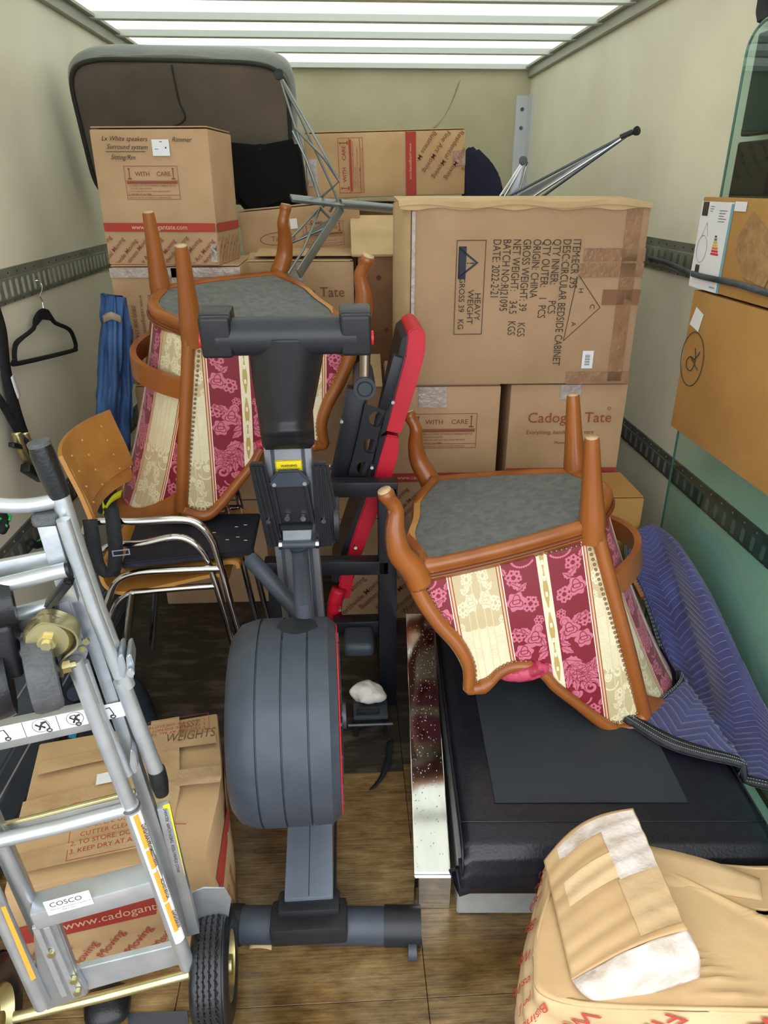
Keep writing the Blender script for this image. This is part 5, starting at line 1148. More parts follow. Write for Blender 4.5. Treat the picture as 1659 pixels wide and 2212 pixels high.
b = B(); write(b, 'cosco'.upper(), .0165, pb_ + hn * .0006 + pe * .002 + pu * .001, pe, pu, 'L', .0); write(b, 'Home and Office Products, Columbus, IN', .0042, pb_ + hn * .0006 + pe * .001 - pu * .007, pe, pu); write(b, 'Made in China', .0042, pb_ + hn * .0006 + pe * .02 - pu * .013, pe, pu); th.part('lettering', b, ink_dark, None, br)
# lower corner plates, toe plate and axle
b = B(); prism(b, [H(70, 1985, .04), H(118, 1975, .04), H(168, 2110, .04), H(190, 2150, .04), H(100, 2185, .04), H(80, 2160, .04)], hn * -.02, .003); cp_ = th.part('corner_plate', b, alu, 40)
for x in (98, 122): b = B(); beam(b, H(x - 22, 2000, .042), H(x + 42, 2150, .042), .012, .008, hn, .002); th.part('plate_rib', b, alu_w, None, cp_)
for x, y in ((160, 2112), (168, 2138), (112, 2055)): b = B(); disc(b, H(x, y, .041), hn, .0075, .010, 6); th.part('bolt', b, zinc, 30, cp_)
b = B(); prism(b, [H(168, 2094, .02), H(382, 2042, .02), H(398, 2082, .02), H(190, 2140, .02)], hn * -.015, .002); th.part('toe_bar', b, alu_w, 40)
tb('left_rail', [(-40, 1740), (-5, 1800), (70, 1962), (140, 2130)], .0125, alu, .02)
b = B(); beam(b, H(-30, 1740, -.004), H(88, 2010, -.004), .03, .02, hn, .003); th.part('channel_rail', b, alu, 40)
sl2 = tb('left_sleeve', [(-40, 1880), (20, 2010), (92, 2170)], .0155, alu_w, .045)
b = B(); prism(b, [H(2, 1960, .067), H(12, 1957, .067), H(78, 2112, .067), H(68, 2118, .067)], hn * .0008); th.part('orange_stripe', b, orange, None, sl2)
b = B(); tube(b, [H(30, 2198, .0), H(230, 2150, .0), H(440, 2095, .0)], .0118, 16); th.part('axle', b, zinc, 45)
# wheels: ribbed pneumatic tyres on gold rims
def wheel(c, nm):
    ax = V((math.cos(math.radians(4)), math.sin(math.radians(4)), 0)); R, Wd = .131, .040
    b = B(); prof = [(R * .52, -Wd * .8), (R * .62, -Wd * .98), (R * .80, -Wd), (R * .92, -Wd * .86)]
    for q in (-.6, -.3, 0, .3, .6):
        rr = R * (1 - .045 * abs(q) ** 2 * 2); prof += [(rr, Wd * (q - .12)), (rr, Wd * (q + .10)), (rr - .0035, Wd * (q + .13)), (rr - .0035, Wd * (q + .16))]
    prof += [(R * .93, Wd * .84), (R * .80, Wd), (R * .62, Wd * .98), (R * .52, Wd * .8)]
    lathe(b, prof, c, ax, 64); t = th.part('tyre', b, rubber, 50)
    b = B(); x = ax.orthogonal().normalized(); y = ax.cross(x)
    for q in (-.45, -.15, .15, .45):
        pts = []
        for k in range(97):
            a = k * 2 * math.pi / 96; pts.append(c + ax * (Wd * q + (.0028 if k % 2 else -.0028)) + (x * math.cos(a) + y * math.sin(a)) * (R * (1 - .03 * abs(q)) + .0004))
        tube(b, pts[:-1], .0016, 4, True)
    th.part('zigzag_tread', b, plast, None, t)
    b = B(); lathe(b, [(R * .56, -Wd * .78), (R * .54, -Wd * .55), (R * .40, -Wd * .35), (.02, -Wd * .3), (.018, -Wd * .9), (.001, -Wd * .9)], c, ax, 40); lathe(b, [(R * .56, Wd * .78), (R * .53, Wd * .92), (R * .49, Wd * .7), (R * .40, Wd * .35), (.022, Wd * .3), (.02, Wd * .95), (.001, Wd * .95)], c, ax, 40); th.part('rim', b, zinc, 40)
wr_c = V((AX.x + .045, AX.y + .01, .131)); wheel(wr_c, 'wheel')
wl_c = H(-10, 2206, 0); wheel(V((wl_c.x - .02, wl_c.y - .01, .131)), 'wheel')
b = B(); prism(b, [H(412, 1930, -.03), H(440, 1918, -.03), H(486, 1918, -.03), H(500, 1942, -.03), H(492, 1990, -.03), H(420, 2010, -.03)], hn * -.004, .001); th.part('mudguard', b, alu, 40)
# grey bracket and swivel caster
b = B(); prism(b, [H(122, 1302, .03), H(150, 1292, .03), H(190, 1412, .03), H(170, 1462, .03), H(136, 1440, .03)], hn * -.02, .003); bk_ = th.part('caster_bracket', b, mat('grey_bracket', (150, 154, 160), .5, .4), 40)
for x, y in ((156, 1352), (186, 1384), (178, 1400)): b = B(); disc(b, H(x, y, .031), hn, .006, .004, 12); th.part('rivet', b, zinc, 40, bk_)
b = B(); prism(b, [H(90, 1318, .05), H(138, 1256, .05), H(160, 1262, .05), H(112, 1322, .05)], hn * -.03, .004); th.part('rubber_pad', b, rubber, 40)
cc = H(92, 1452, .075); ca = V((math.cos(math.radians(24)), math.sin(math.radians(24)), 0)); Rw = .062
b = B(); lathe(b, [(.02, -.022), (Rw * .72, -.022), (Rw * .95, -.020), (Rw, -.012), (Rw, .012), (Rw * .95, .020), (Rw * .78, .022)], cc, ca, 40); cw = th.part('caster_tyre', b, rubber_g, 40)
b = B(); lathe(b, [(Rw * .79, .021), (Rw * .74, .010), (.016, .008), (.014, .024), (.001, .024)], cc, ca, 32); th.part('caster_hub', b, plast, 40, cw)
top = H(106, 1374, .07)
b = B(); lathe(b, [(.006, .016), (.03, .014), (.036, .006), (.037, -.006), (.03, -.016)], top, hn, 28, True); fk = th.part('caster_fork', b, zinc, 40)
b = B(); disc(b, top + hn * .014, hn, .0135, .011, 6); disc(b, top + hn * .024, hn, .0075, .006, 12); th.part('caster_bolt', b, zinc, 30, fk)
for sg in (1,):
    b = B(); e = cc + ca * (.028 * sg); p = [top + V((.030, .02, .012)), top + V((.038, .022, -.01)), e + V((.012, .0, .03)), e + V((.0, 0, -.006))]
    pp = smooth_path([top + V((-.026, .0, .012)), top + V((.0, .0, .034)), top + V((.034, .008, .014)), top + V((.036, .012, -.016)), (top + e) / 2 + V((.012, .004, -.004)), e + V((.0, 0, .012)), e + V((-.002, 0, -.012))], 5)
    sheet(b, lambda u, v: pp[round(u * (len(pp) - 1))] + hn * (v - .5) * .03 * (1.4 - .6 * u), len(pp) - 1, 1, .003); th.part('fork_leg', b, zinc, 50, fk)
    b = B(); disc(b, e + V((0, 0, .0)), ca, .011, .012, 6); disc(b, e + ca * .012, ca, .006, .008, 10); th.part('caster_nut', b, zinc, 30, fk)
# second caster, cut by the frame edge
cc = H(2, 1330, .05)
for px_, py_, r in ((-6, 1305, .036), (-12, 1470, .062)):
    b = B(); c_ = H(px_, py_, .05); lathe(b, [(.01, -.022), (r * .95, -.022), (r, -.012), (r, .012), (r * .95, .022), (.01, .022)], c_, ca, 32); th.part('caster_tyre', b, rubber, 40)
b = B(); box(b, H(6, 1396, .045), (.05, .05, .10), frame(hx, -hn, V((0, 0, 1))), .012, 3); th.part('caster_housing', b, plast, 40)

# ================================================================== STACKED PLYWOOD CHAIRS with chrome arms
Yc, Dc = 1.95, .46
def stack_chair(lab, dz, dx, full):
    th = Thing('plywood_chair', lab, 'chair', V((PY(360, 1400, Yc).x, Yc + .23, 0)), 'stacked plywood chairs under the upturned armchair')
    S = lambda px, py, dy=0.: PY(px, py, Yc) + V((0, dy, 0))
    return th, S
thA, S = stack_chair('upper stacked beech plywood chair with chrome arms and tall pierced backrest', 0, 0, 1)
def frame_side(th, pts, dy, r=.0115, nm='side_frame'):
    b = B(); pth = smooth_path([S(x, y, dy) for x, y in pts], 5); ft = pth[-1]; tube(b, pth, r, 14); th.part(nm, b, chrome, 45)
for dy in (0, Dc):
    fl_ = S(560, 1560, dy); 
    frame_side(thA, [(182, 1150), (190, 1132), (215, 1126), (300, 1126), (385, 1122), (425, 1130), (455, 1160), (472, 1205), (500, 1310), (530, 1420), (566, 1556)], dy)
    frame_side(thA, [(222, 1335), (236, 1290), (252, 1256), (290, 1238), (370, 1232), (478, 1228)], dy, .0105, 'seat_rail')
def ply_surf(nm, th, prof, y0, y1, crv, m=ply, t=.012, lift=0.):
    P = smooth_path([S(x, y) for x, y in prof], 6); n_ = len(P) - 1
    b = B(); sheet(b, lambda u, v: P[round(u * n_)] + V((crv * (1 - (2 * v - 1) ** 2), y0 + (y1 - y0) * v, lift)), n_, 12, t); bmesh.ops.recalc_face_normals(b, faces=list(b.faces)); return th.part(nm, b, m, 40)
bk_ = ply_surf('backrest', thA, [(196, 1118), (176, 1070), (150, 1020), (131, 982)], -.02, .44, -.05, lift=.0)
b = B()
for i in range(4):
    for j in range(3):
        p = S(196 - 16 * i, 1105 - 34 * i, .06 + .14 * j); disc(b, p + V((.001 - .04 * (1 - (2 * (.08 + .14 * j) / .44 - 1) ** 2) + .012, 0, .004)), (1, 0, .4), .0034, .003, 8)
thA.part('back_holes', b, mat('hole_rim', (222, 178, 110), .5), None, bk_, kind='stuff')
ply_surf('seat', thA, [(222, 1222), (250, 1240), (330, 1242), (430, 1232), (490, 1222), (512, 1226), (516, 1238)], .03, .43, 0)
thB, S = stack_chair('lower stacked beech plywood chair, only its seat and chrome frame showing', 0, 0, 1)
for dy in (.03, Dc - .03):
    frame_side(thB, [(215, 1198), (240, 1186), (300, 1184), (370, 1170), (410, 1180), (440, 1210), (456, 1250), (478, 1320), (500, 1400), (540, 1552)], dy)
    frame_side(thB, [(232, 1352), (245, 1318), (272, 1294), (310, 1288), (400, 1280), (462, 1276)], dy, .0105, 'seat_rail')
    b = B(); tube(b, [S(280, 1290, dy + .0), S(272, 1368, dy), S(262, 1560, dy)], .0125, 12); thB.part('rear_leg', b, chrome, 45)
ply_surf('seat', thB, [(212, 1235), (222, 1272), (250, 1288), (300, 1284), (400, 1262), (462, 1250), (486, 1256), (490, 1268)], .03, .42, 0)
ply_surf('backrest', thB, [(200, 1150), (182, 1102), (158, 1056), (140, 1020)], .02, .43, -.05)
S = lambda px, py, dy=0.: PY(px, py, Yc) + V((0, dy, 0))
# slab, strap and bag lying on the stack
sl_ = [PZ(262, 1218, .662), PZ(545, 1188, .662), PZ(562, 1108, .662), PZ(300, 1112, .662)]
b = B(); prism(b, [p for p in sl_], V((0, 0, -.02)), .004); single('black_board', 'black fabric covered board lying across the plywood chairs, with small white flecks', 'board', b, navy)
bo = bpy.data.objects['black_board']
b = B()
for t in ((.78, .3), (.86, .35), (.83, .62), (.9, .66), (.66, .5), (.93, .25)):
    p = sl_[0].lerp(sl_[1], t[0]).lerp(sl_[3].lerp(sl_[2], t[0]), t[1]); box(b, p + V((0, 0, .0012)), (.011, .003, .0008))
o_f = obj('fleck', b, paper, bo, bo.location.copy(), None)
b = B(); pl_ = [PY(236, 1130, 1.92), PY(243, 1180, 1.90), PY(250, 1228, 1.89)]
b = B(); ribbon(b, [PY(194, 1122, 1.93), PY(200, 1165, 1.915), PY(212, 1222, 1.91), PY(240, 1244, 1.905), PY(250, 1200, 1.905), PY(246, 1140, 1.92), PY(240, 1098, 1.96)], (1, .1, .0), .042, .003, 8); st_ = single('black_strap', 'black nylon strap looped over the chrome arms of the stacked chairs', 'strap', b, webbing, True)
b = B(); outline(b, PY(262, 1193, 1.895), (1, 0, .1), (0, 0, 1), -.026, -.010, .026, .010, .004); bmesh.ops.translate(b, vec=V((0, -.003, 0)), verts=b.verts); obj('buckle', b, chrome, st_, st_.location.copy())
th = Thing('yellow_bag', 'black and yellow nylon bag squashed behind the plywood backrest', 'bag', PY(265, 1122, 2.08))
b = B(); ball(b, PY(268, 1092, 2.44), 1, (.10, .07, .06), 4)
for v in b.verts: v.co += V((noise.noise(v.co * 14), noise.noise(v.co * 14 + V((9, 0, 0))), noise.noise(v.co * 14 + V((0, 9, 0))))) * .02
th.part('body', b, navy, True)
for pts, wd in (([(222, 1108), (240, 1080), (262, 1066)], .03), ([(225, 1062), (222, 1090), (235, 1112)], .022), ([(262, 1118), (300, 1108), (320, 1116)], .016), ([(265, 1122), (278, 1100)], .014)):
    b = B(); ribbon(b, [PY(x, y, 2.36) for x, y in pts], (.3, 0, 1), wd, .004); th.part('yellow_panel', b, bagyel, True)

# ================================================================== UPTURNED SOFA PIECE at the top left
th = Thing('recliner_seat', 'grey brown suede recliner seat tipped on its side above the corner stack', 'recliner', PY(400, 300, 3.4))
Ys = 3.25
oS = PY(385, 128, Ys); wS = (PY(622, 150, Ys) - PY(152, 150, Ys)).length; eS = V((1, .03, -.01)).normalized(); nS = V((0, -.93, -.36)).normalized(); uS = nS.cross(eS) * -1
uS = uS if uS.z > 0 else -uS
hS = .56
def rbox(u, v, w_, h_, r):   # rounded rectangle outline point
    pass
N = 72
def rr_out(t, w_, h_, r):
    """superellipse-like rounded rectangle"""
    a = t * 2 * math.pi; c, s_ = math.cos(a), math.sin(a); e = 2 / 6.5; return (w_ / 2 * math.copysign(abs(c) ** e, c), h_ / 2 * math.copysign(abs(s_) ** e, s_))
wS *= 1.05; cS = PY(381, 124, Ys) - uS * (hS / 2) + nS * .0
b = B(); rings = []
for d, k in ((.0, .02), (.012, .5), (.012, .8), (.004, .93), (-.016, .99), (-.05, 1.012), (-.10, 1.015), (-.15, 1.0), (-.20, .95), (-.22, .85), (-.222, .02)):
    rings.append([b.verts.new(cS + eS * x + uS * (y) + nS * (d + .012 * noise.noise(V((x * 5, y * 5, d * 3))))) for x, y in [rr_out(i / N, wS * k, hS * (k if k > .6 else k), .1) for i in range(N)]])
for a, c_ in zip(rings, rings[1:]):
    for i in range(N): b.faces.new((a[i], a[(i + 1) % N], c_[(i + 1) % N], c_[i]))
b.faces.new(rings[0]); b.faces.new(rings[-1][::-1]); bmesh.ops.recalc_face_normals(b, faces=list(b.faces))
th.part('seat_body', b, suede, True)
b = B(); tube(b, [cS + eS * x + uS * y + nS * .002 for x, y in [rr_out(i / N, wS * .965, hS * .965, .1) for i in range(N)]], .009, 8, True); th.part('piping', b, pipingm, True)
b = B(); rings = []
for d, k in ((-.004, .975), (-.05, 1.022), (-.10, 1.028), (-.16, 1.012), (-.21, .95)):
    rings.append([b.verts.new(cS + eS * x + uS * y + nS * (d + .008 * noise.noise(V((x * 9, y * 9, d))))) for x, y in [rr_out(i / N, wS * k, hS * k, .1) for i in range(N)]])
for a, c_ in zip(rings, rings[1:]):
    for i in range(N): b.faces.new((a[i], a[(i + 1) % N], c_[(i + 1) % N], c_[i]))
th.part('border_band', b, suede_g, True)
b = B(); tube(b, smooth_path([cS + eS * -.02 + uS * hS * .46 + nS * .014, cS + eS * -.012 + uS * hS * .25 + nS * .019, cS + eS * .0 + uS * hS * .12 + nS * .02, cS - eS * .1 + uS * hS * .05 + nS * .02, cS - eS * .3 + uS * .0 + nS * .018], 6), .0035, 6); th.part('seam', b, pipingm, True)
lowb = [PY(498, 305, 3.28), PY(640, 300, 3.28), PY(662, 445, 3.42), PY(520, 470, 3.42)]
b = B(); prism(b, [PY(440, 300, 3.30), PY(560, 312, 3.30), PY(642, 296, 3.30), PY(652, 340, 3.33), PY(662, 425, 3.4), PY(540, 468, 3.42), PY(500, 420, 3.40), PY(440, 420, 3.4)], (0, .2, -.02), .02); th.part('underside_shade', b, velvet_shade, 40)  # black slab standing for the shade on the recliner's lower front

# ================================================================== WIRE TABLE BASE, upturned
th = Thing('wire_table_base', 'upturned steel wire table base with black foot pads, in the middle of the heap', 'table base', PY(720, 600, 3.1))
hub = PY(722, 440, 3.0)
greyst = mat('dull_grey_steel', (138, 144, 144), .35, .75); 
b = B(); beam(b, PY(628, 428, 2.92), PY(740, 441, 3.0), .040, .012, (0, -.5, .87), .002); th.part('cross_bar', b, greyst, 40)
b = B(); tube(b, [PY(735, 440, 3.0), PY(862, 452, 3.1), PY(900, 456, 3.14)], .017, 14); th.part('cross_tube', b, greyst, 45)
b = B(); beam(b, PY(738, 448, 3.0), PY(645, 592, 2.66), .034, .01, (1, 0, .4), .002); th.part('flat_leg', b, greyst, 40)
b = B(); prism(b, [PY(716, 470, 3.02), PY(735, 450, 3.0), PY(700, 500, 3.02), PY(620, 530, 3.05)], (0, .01, 0), .001); th.part('web_plate', b, greyst, 40)
wires = [[(604, 166, 2.95), (634, 262, 2.98), (690, 430, 3.0), (700, 448, 3.0)], [(604, 166, 2.95), (650, 256, 2.97), (732, 436, 3.0)], [(610, 172, 2.95), (662, 262, 2.93), (733, 392, 2.95), (692, 428, 3.0)], [(636, 275, 2.98), (700, 342, 2.96), (733, 392, 2.95)], [(632, 282, 2.98), (662, 345, 2.98), (692, 428, 3.0)],
         [(692, 448, 3.0), (655, 540, 2.85), (622, 592, 2.72)], [(694, 452, 3.0), (724, 484, 2.94), (716, 492, 2.92), (650, 590, 2.68)], [(688, 452, 3.0), (614, 530, 2.95)], [(724, 484, 2.94), (690, 498, 2.96), (616, 530, 2.95)], [(712, 458, 3.0), (728, 432, 3.0)]]
for wpts in wires:
    b = B(); tube(b, [PY(*q) for q in wpts], .0048, 8); th.part('wire', b, greyst, 45)
b = B(); lathe(b, [(.001, -.006), (.017, -.005), (.018, .004), (.001, .006)], PY(602, 161, 2.945), (-.1, -.9, .3), 20); th.part('foot_pad', b, rubber, 40)
th = Thing('wire_chair_base', 'steel rod legs with a black foot pad sticking out behind the cabinet box', 'chair base', PY(1120, 440, 3.4))
for wpts in ([(1362, 286, 3.25), (1108, 420, 3.45), (1040, 452, 3.5)], [(1362, 288, 3.25), (1178, 420, 3.35), (1100, 470, 3.4)], [(1355, 292, 3.25), (1160, 420, 3.40), (1090, 468, 3.45)]):
    b = B(); tube(b, [PY(*q) for q in wpts], .0055, 8); th.part('rod', b, dgrey if wpts[1][0] != 1160 else chrome, 45)
b = B(); prism(b, [PY(1352, 294, 3.26), PY(1115, 424, 3.42), PY(1152, 424, 3.41)], (0, .006, 0), .001); th.part('flat_leg', b, alu_w, 40)
b = B(); lathe(b, [(.001, -.008), (.016, -.007), (.018, .004), (.001, .008)], PY(1375, 283, 3.24), (.3, -.9, .2), 20); tube(b, [PY(1366, 285, 3.25), PY(1340, 297, 3.26)], .011, 10); th.part('foot_pad', b, rubber, 40)
for wpts in ([(1132, 346, 3.5), (1080, 424, 3.5)], [(1134, 348, 3.5), (1090, 424, 3.5)], [(1140, 350, 3.5), (1118, 424, 3.5)]):
    b = B(); tube(b, [PY(*q) for q in wpts], .0055, 8); th.part('rod', b, chrome, 45)
b = B(); prism(b, [PY(1132, 352, 3.51), PY(1098, 424, 3.51), PY(1116, 424, 3.51)], (0, .006, 0), .001); th.part('flat_leg', b, alu_w, 40)
b = B(); lathe(b, [(.001, -.008), (.017, -.007), (.019, .004), (.001, .008)], PY(1130, 347, 3.49), (.0, -.9, .4), 20); th.part('foot_pad', b, rubber_g, 40)
# navy padded blankets stuffed behind
th = Thing('folded_blanket', 'folded navy quilted blanket stuffed at the back beside the long box', 'blanket', PY(1040, 424, 3.9))
Yn = 3.95
for k, pts in enumerate(([(1000, 330), (1012, 322), (1016, 316), (1022, 322), (1032, 318), (1040, 326), (1062, 348), (1080, 378), (1090, 420), (1088, 470), (1000, 470)], [(1000, 352), (1020, 342), (1042, 366), (1052, 420), (1052, 470), (1000, 470)], [(1000, 380), (1018, 376), (1034, 410), (1036, 470), (1000, 470)])):
    b = B(); prism(b, [PY(x, y, Yn - .05 * k) for x, y in pts], (0, .05, 0), .012); th.part('fold', b, quilt_navy, 50)
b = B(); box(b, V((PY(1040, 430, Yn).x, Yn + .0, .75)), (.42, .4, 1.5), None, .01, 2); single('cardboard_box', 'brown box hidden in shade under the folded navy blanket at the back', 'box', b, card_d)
b = B(); prism(b, [PY(660, 300, 3.9), PY(690, 294, 3.9), PY(722, 298, 3.9), PY(735, 318, 3.9), PY(735, 345, 3.9), PY(660, 345, 3.9)], (0, .12, 0), .02); single('blanket', 'navy cloth edge showing behind the long box, beside the wire legs', 'blanket', b, quilt_navy)

# ================================================================== LEFT WALL: hanger, ratchet strap, ties, denim
XW = XL + .03
def Wl(px, py, off=.03): return PX(px, py, XL + off)
th = Thing('clothes_hanger', 'black velvet clothes hanger hooked on the upper lashing rail', 'hanger', Wl(98, 725, .035))
b = B(); body = [(88, 672), (76, 690), (72, 710), (40, 736), (32, 752), (32, 778), (40, 785), (155, 758), (163, 752), (162, 738), (150, 712), (120, 698), (108, 684), (100, 672)]
pth = smooth_path([Wl(x, y, .034) for x, y in body], 3, True); tube(b, pth, [.0085 if 8 < (i % 100) < 34 else .0075 for i in range(len(pth))], 8, True); th.part('frame', b, velvet_shade, 45)
b = B(); prism(b, [Wl(x, y, .029) for x, y in ((88, 668), (100, 668), (110, 684), (118, 696), (104, 692), (88, 690), (76, 704), (74, 690))], (.010, 0, 0), .003); th.part('shoulder', b, velvet_shade, 45)
b = B(); tube(b, smooth_path([Wl(94, 672, .034), Wl(91, 650, .034), Wl(86, 640, .034), Wl(90, 628, .034), Wl(90, 616, .03), Wl(82, 606, .022), Wl(75, 607, .012)], 4), .0022, 8); th.part('hook', b, chrome, 45)
th = Thing('ratchet_strap', 'black ratchet strap with a brass coloured ratchet hanging on the near wall', 'ratchet strap', Wl(50, 1040, .03))
b = B(); ribbon(b, [Wl(-20, 640, .02), Wl(5, 720, .02), Wl(14, 800, .02), Wl(30, 870, .022), Wl(48, 930, .03), Wl(62, 965, .04)], (0, 1, .25), .075, .004, 8); th.part('webbing', b, webbing, True)
b = B(); ribbon(b, [Wl(-20, 835, .03), Wl(5, 870, .03), Wl(25, 905, .032), Wl(50, 950, .038)], (0, 1, .25), .04, .004, 8); th.part('webbing', b, webbing, True)
b = B(); ribbon(b, [Wl(27, 812, .027), Wl(34, 835, .027), Wl(42, 858, .027)], (0, 1, .2), .025, .002); th.part('care_tag', b, paper, True)
for dx in (-10, 8):
    b = B(); ribbon(b, [Wl(44 + dx, 935, .05), Wl(58 + dx, 975, .055), Wl(78 + dx, 1018, .05)], (1, .3, 0), .03, .003); th.part('ratchet_plate', b, zinc, True)
b = B(); tube(b, [Wl(45, 945, .05), Wl(66, 960, .05)], .011, 12); tube(b, [Wl(50, 960, .05), Wl(70, 985, .05)], .009, 12); th.part('ratchet_drum', b, dgrey, 45)
b = B(); beam(b, Wl(24, 960, .05), Wl(50, 968, .05), .02, .016, (0, 0, 1), .004); beam(b, Wl(54, 1010, .05), Wl(92, 1034, .055), .035, .03, (0, 0, 1), .006); th.part('ratchet_handle', b, rubber, 40)
for nm, pts, lab in (('cord_tie', [(2, 1104), (10, 1125), (4, 1148), (12, 1135)], 'black cord tie with green knot hanging at the very edge, above the lower rail'), ('cord_tie', [(64, 1172), (80, 1178), (96, 1172), (100, 1180)], 'black cord tie with green knot hooked into the lower lashing rail')):
    th = Thing('cord_tie', lab, 'cord', Wl(*pts[-1], .03))
    b = B(); tube(b, smooth_path([Wl(x, y, .035) for x, y in pts], 5), .013, 10); th.part('cord', b, webbing, True)
    b = B(); c_ = Wl(*pts[1], .035) if pts[0][0] < 10 else Wl(92, 1173, .035); b2 = [c_ + V((.014 * math.cos(a), .02 * math.sin(2 * a), .016 * math.sin(a))) for a in [k * .45 for k in range(14)]]; tube(b, b2, .0055, 8); th.part('green_knot', b, green, True)
Yd = 2.62
def den(u, v):
    xl, xr = crl([V((228, 0)), V((214, 0)), V((210, 0)), V((206, 0)), V((205, 0))], v).x, crl([V((262, 0)), V((276, 0)), V((282, 0)), V((282, 0)), V((282, 0))], v).x
    y = 640 + 380 * v; px = xl + (xr - xl) * u; return PY(px, y, Yd - .06 * math.sin(u * math.pi) - .018 * math.sin(u * 13 + 2 * v) - .01 * noise.noise(V((u * 6, v * 9, 0))))
b = B(); sheet(b, lambda u, v: den(1 - u, v), 30, 40, .03); bmesh.ops.recalc_face_normals(b, faces=list(b.faces))
th = Thing('denim_bundle', 'long roll of blue denim cloth standing between the wall and the corner stack', 'cloth roll', PY(245, 1020, Yd))
th.part('denim', b, denim, True)
b = B(); ribbon(b, [PY(222, 690, Yd - .06), PY(240, 682, Yd - .09), PY(262, 690, Yd - .07)], (0, 0, 1), .025, .006); th.part('tie', b, mat('pale_tie', (160, 140, 120), .8), True)

# ================================================================== NEAR CARTONS
FR = PZ(520, 2032, 0); ang = 12
w_, d_, h_ = .47, .46, .335
exb = V((math.cos(math.radians(ang)), math.sin(math.radians(ang)), 0)); FLc = FR - exb * w_
c = Carton('battered brown box wrapped in clear tape and marked in pen, behind the hand truck', FLc, w_, d_, h_, ang, card_b, bulge=.012, lid=False)
me = c.body.data
for v in me.vertices:   # crushed corner nearest the wheel and a domed lid
    p = v.co + c.base - c.o; u_, v_, z_ = p.dot(c.ex), p.dot(c.ey), p.z
    
    if z_ > h_ - .012: v.co.z += .016 * math.sin(math.pi * min(max(u_ / w_, 0), 1)) * math.sin(math.pi * min(max(v_ / d_, 0), 1))
o, ex, ey, W, Hh = c.face('F', .001)
c.band('F', Hh * .50, Hh * .66, URL, .0335, .20, off=.004, align='L'); c.diag('F', .006, Hh * .46, .031, MOV, step=.06, m=ink_red, ang=50, off=.0)
c.band('R', Hh * .58, Hh * .74); c.diag('R', .006, Hh * .54, .036, MOV, step=.06, m=ink_brown, ang=88)
bpy.context.view_layer.update()
for ch in c.e.children:    # the near corner is crushed in, its printing with it
    me = ch.data
    if ch.name.startswith('red_band'):
        b = B(); b.from_mesh(me); bmesh.ops.subdivide_edges(b, edges=list(b.edges), cuts=24, use_grid_fill=True); b.to_mesh(me); b.free()
    for v in me.vertices:
        p = v.co + c.base - c.o; u_, v_, z_ = p.dot(c.ex), p.dot(c.ey), p.z; k = max(0, 1 - math.hypot((w_ - u_) / .19, v_ / .20)) * max(0, z_ / h_ - .15)
        v.co += -(c.ex - c.ey) * .075 * k + V((0, 0, -.125 * k))
T_ = c.face('T', .010)
o, ex, ey, W, Hh = T_
def topp(m, nm, fn, smooth=None): b = B(); fn(b); bmesh.ops.translate(b, vec=V((0, 0, .012)), verts=b.verts); return c.part(nm, b, m, smooth)
def dome(bm):
    for v in bm.verts:
        p = v.co - c.o; u_, v_ = p.dot(c.ex) / w_, p.dot(c.ey) / d_; k = .85 * max(0, 1 - math.hypot((1 - u_) * w_ / .19, v_ * d_ / .20)); v.co += -(c.ex - c.ey) * .075 * k; v.co.z += .014 * math.sin(math.pi * min(max(u_, 0), 1)) * math.sin(math.pi * min(max(v_, 0), 1)) - .125 * k - .012
def tape_strip(x0, y0, x1, y1, m):
    b = B(); sheet(b, lambda u, v: o + ex * (x0 + (x1 - x0) * u) + ey * (y0 + (y1 - y0) * v) - V((0, 0, .004)), 14, 14); dome(b); bmesh.ops.translate(b, vec=V((0, 0, .012)), verts=b.verts); c.part('tape', b, m, True)
tape_ct = mat('clear_tape_over_card', (196, 164, 124), .16, rgb2=(174, 140, 102), scale=10, bump=.35, bscale=35)
tape_strip(.0, d_ * .40, w_ * .995, d_ * .52, tape_ct); tape_strip(w_ * .62, .06, w_ * .78, d_ * .99, tape_ct); tape_strip(.0, d_ * .06, w_ * .6, d_ * .17, tape_ct); tape_strip(w_ * .04, d_ * .7, w_ * .98, d_ * .80, tape_ct)
b = B(); write(b, 'WEIGHTS', .05, o + ex * w_ * .70 + ey * d_ * .76, -ex * -1, ey, 'L', .0, .6, .3); write(b, 'ASST', .04, o + ex * w_ * .78 + ey * d_ * .87, ex, ey, 'L', 0, .6, .3); dome(b); bmesh.ops.translate(b, vec=V((0, 0, .009)), verts=b.verts); c.part('pen_lettering', b, mat('faded_pen', (112, 90, 66), .8), None)
b = B(); outline(b, o, ex, ey, w_ * .26, d_ * .07, w_ * .60, d_ * .42, .0016); quad(b, o, ex, ey, w_ * .32, d_ * .30, w_ * .324, d_ * .40)
for i, t in enumerate(('1. TO OPEN: USE THE', '    CUTTER CLEAN', '2. TO STORE: DO NOT ADD', '3. KEEP DRY AT ALL TIMES')): write(b, t, .017, o + ex * w_ * .27 + ey * d_ * (.24 - .045 * i), ex, ey, 'L')
quad(b, o, ex, ey, w_ * .66, d_ * .18, w_ * .86, d_ * .184); quad(b, o, ex, ey, w_ * .74, d_ * .10, w_ * .745, d_ * .18)
for i, t in enumerate(('3. KEEP DRY AT ALL TIMES', '2. TO STORE: DO NOT', '1. TO OPEN: USE CUTTER')): write(b, t, .014, o + ex * w_ * .93 + ey * d_ * (.86 + .035 * i), -ex, -ey, 'L')
outline(b, o, ex, ey, w_ * .52, d_ * .84, w_ * .95, d_ * .98, .0012)
dome(b); bmesh.ops.translate(b, vec=V((0, 0, .0085)), verts=b.verts); c.part('care_print', b, ink_red, None)
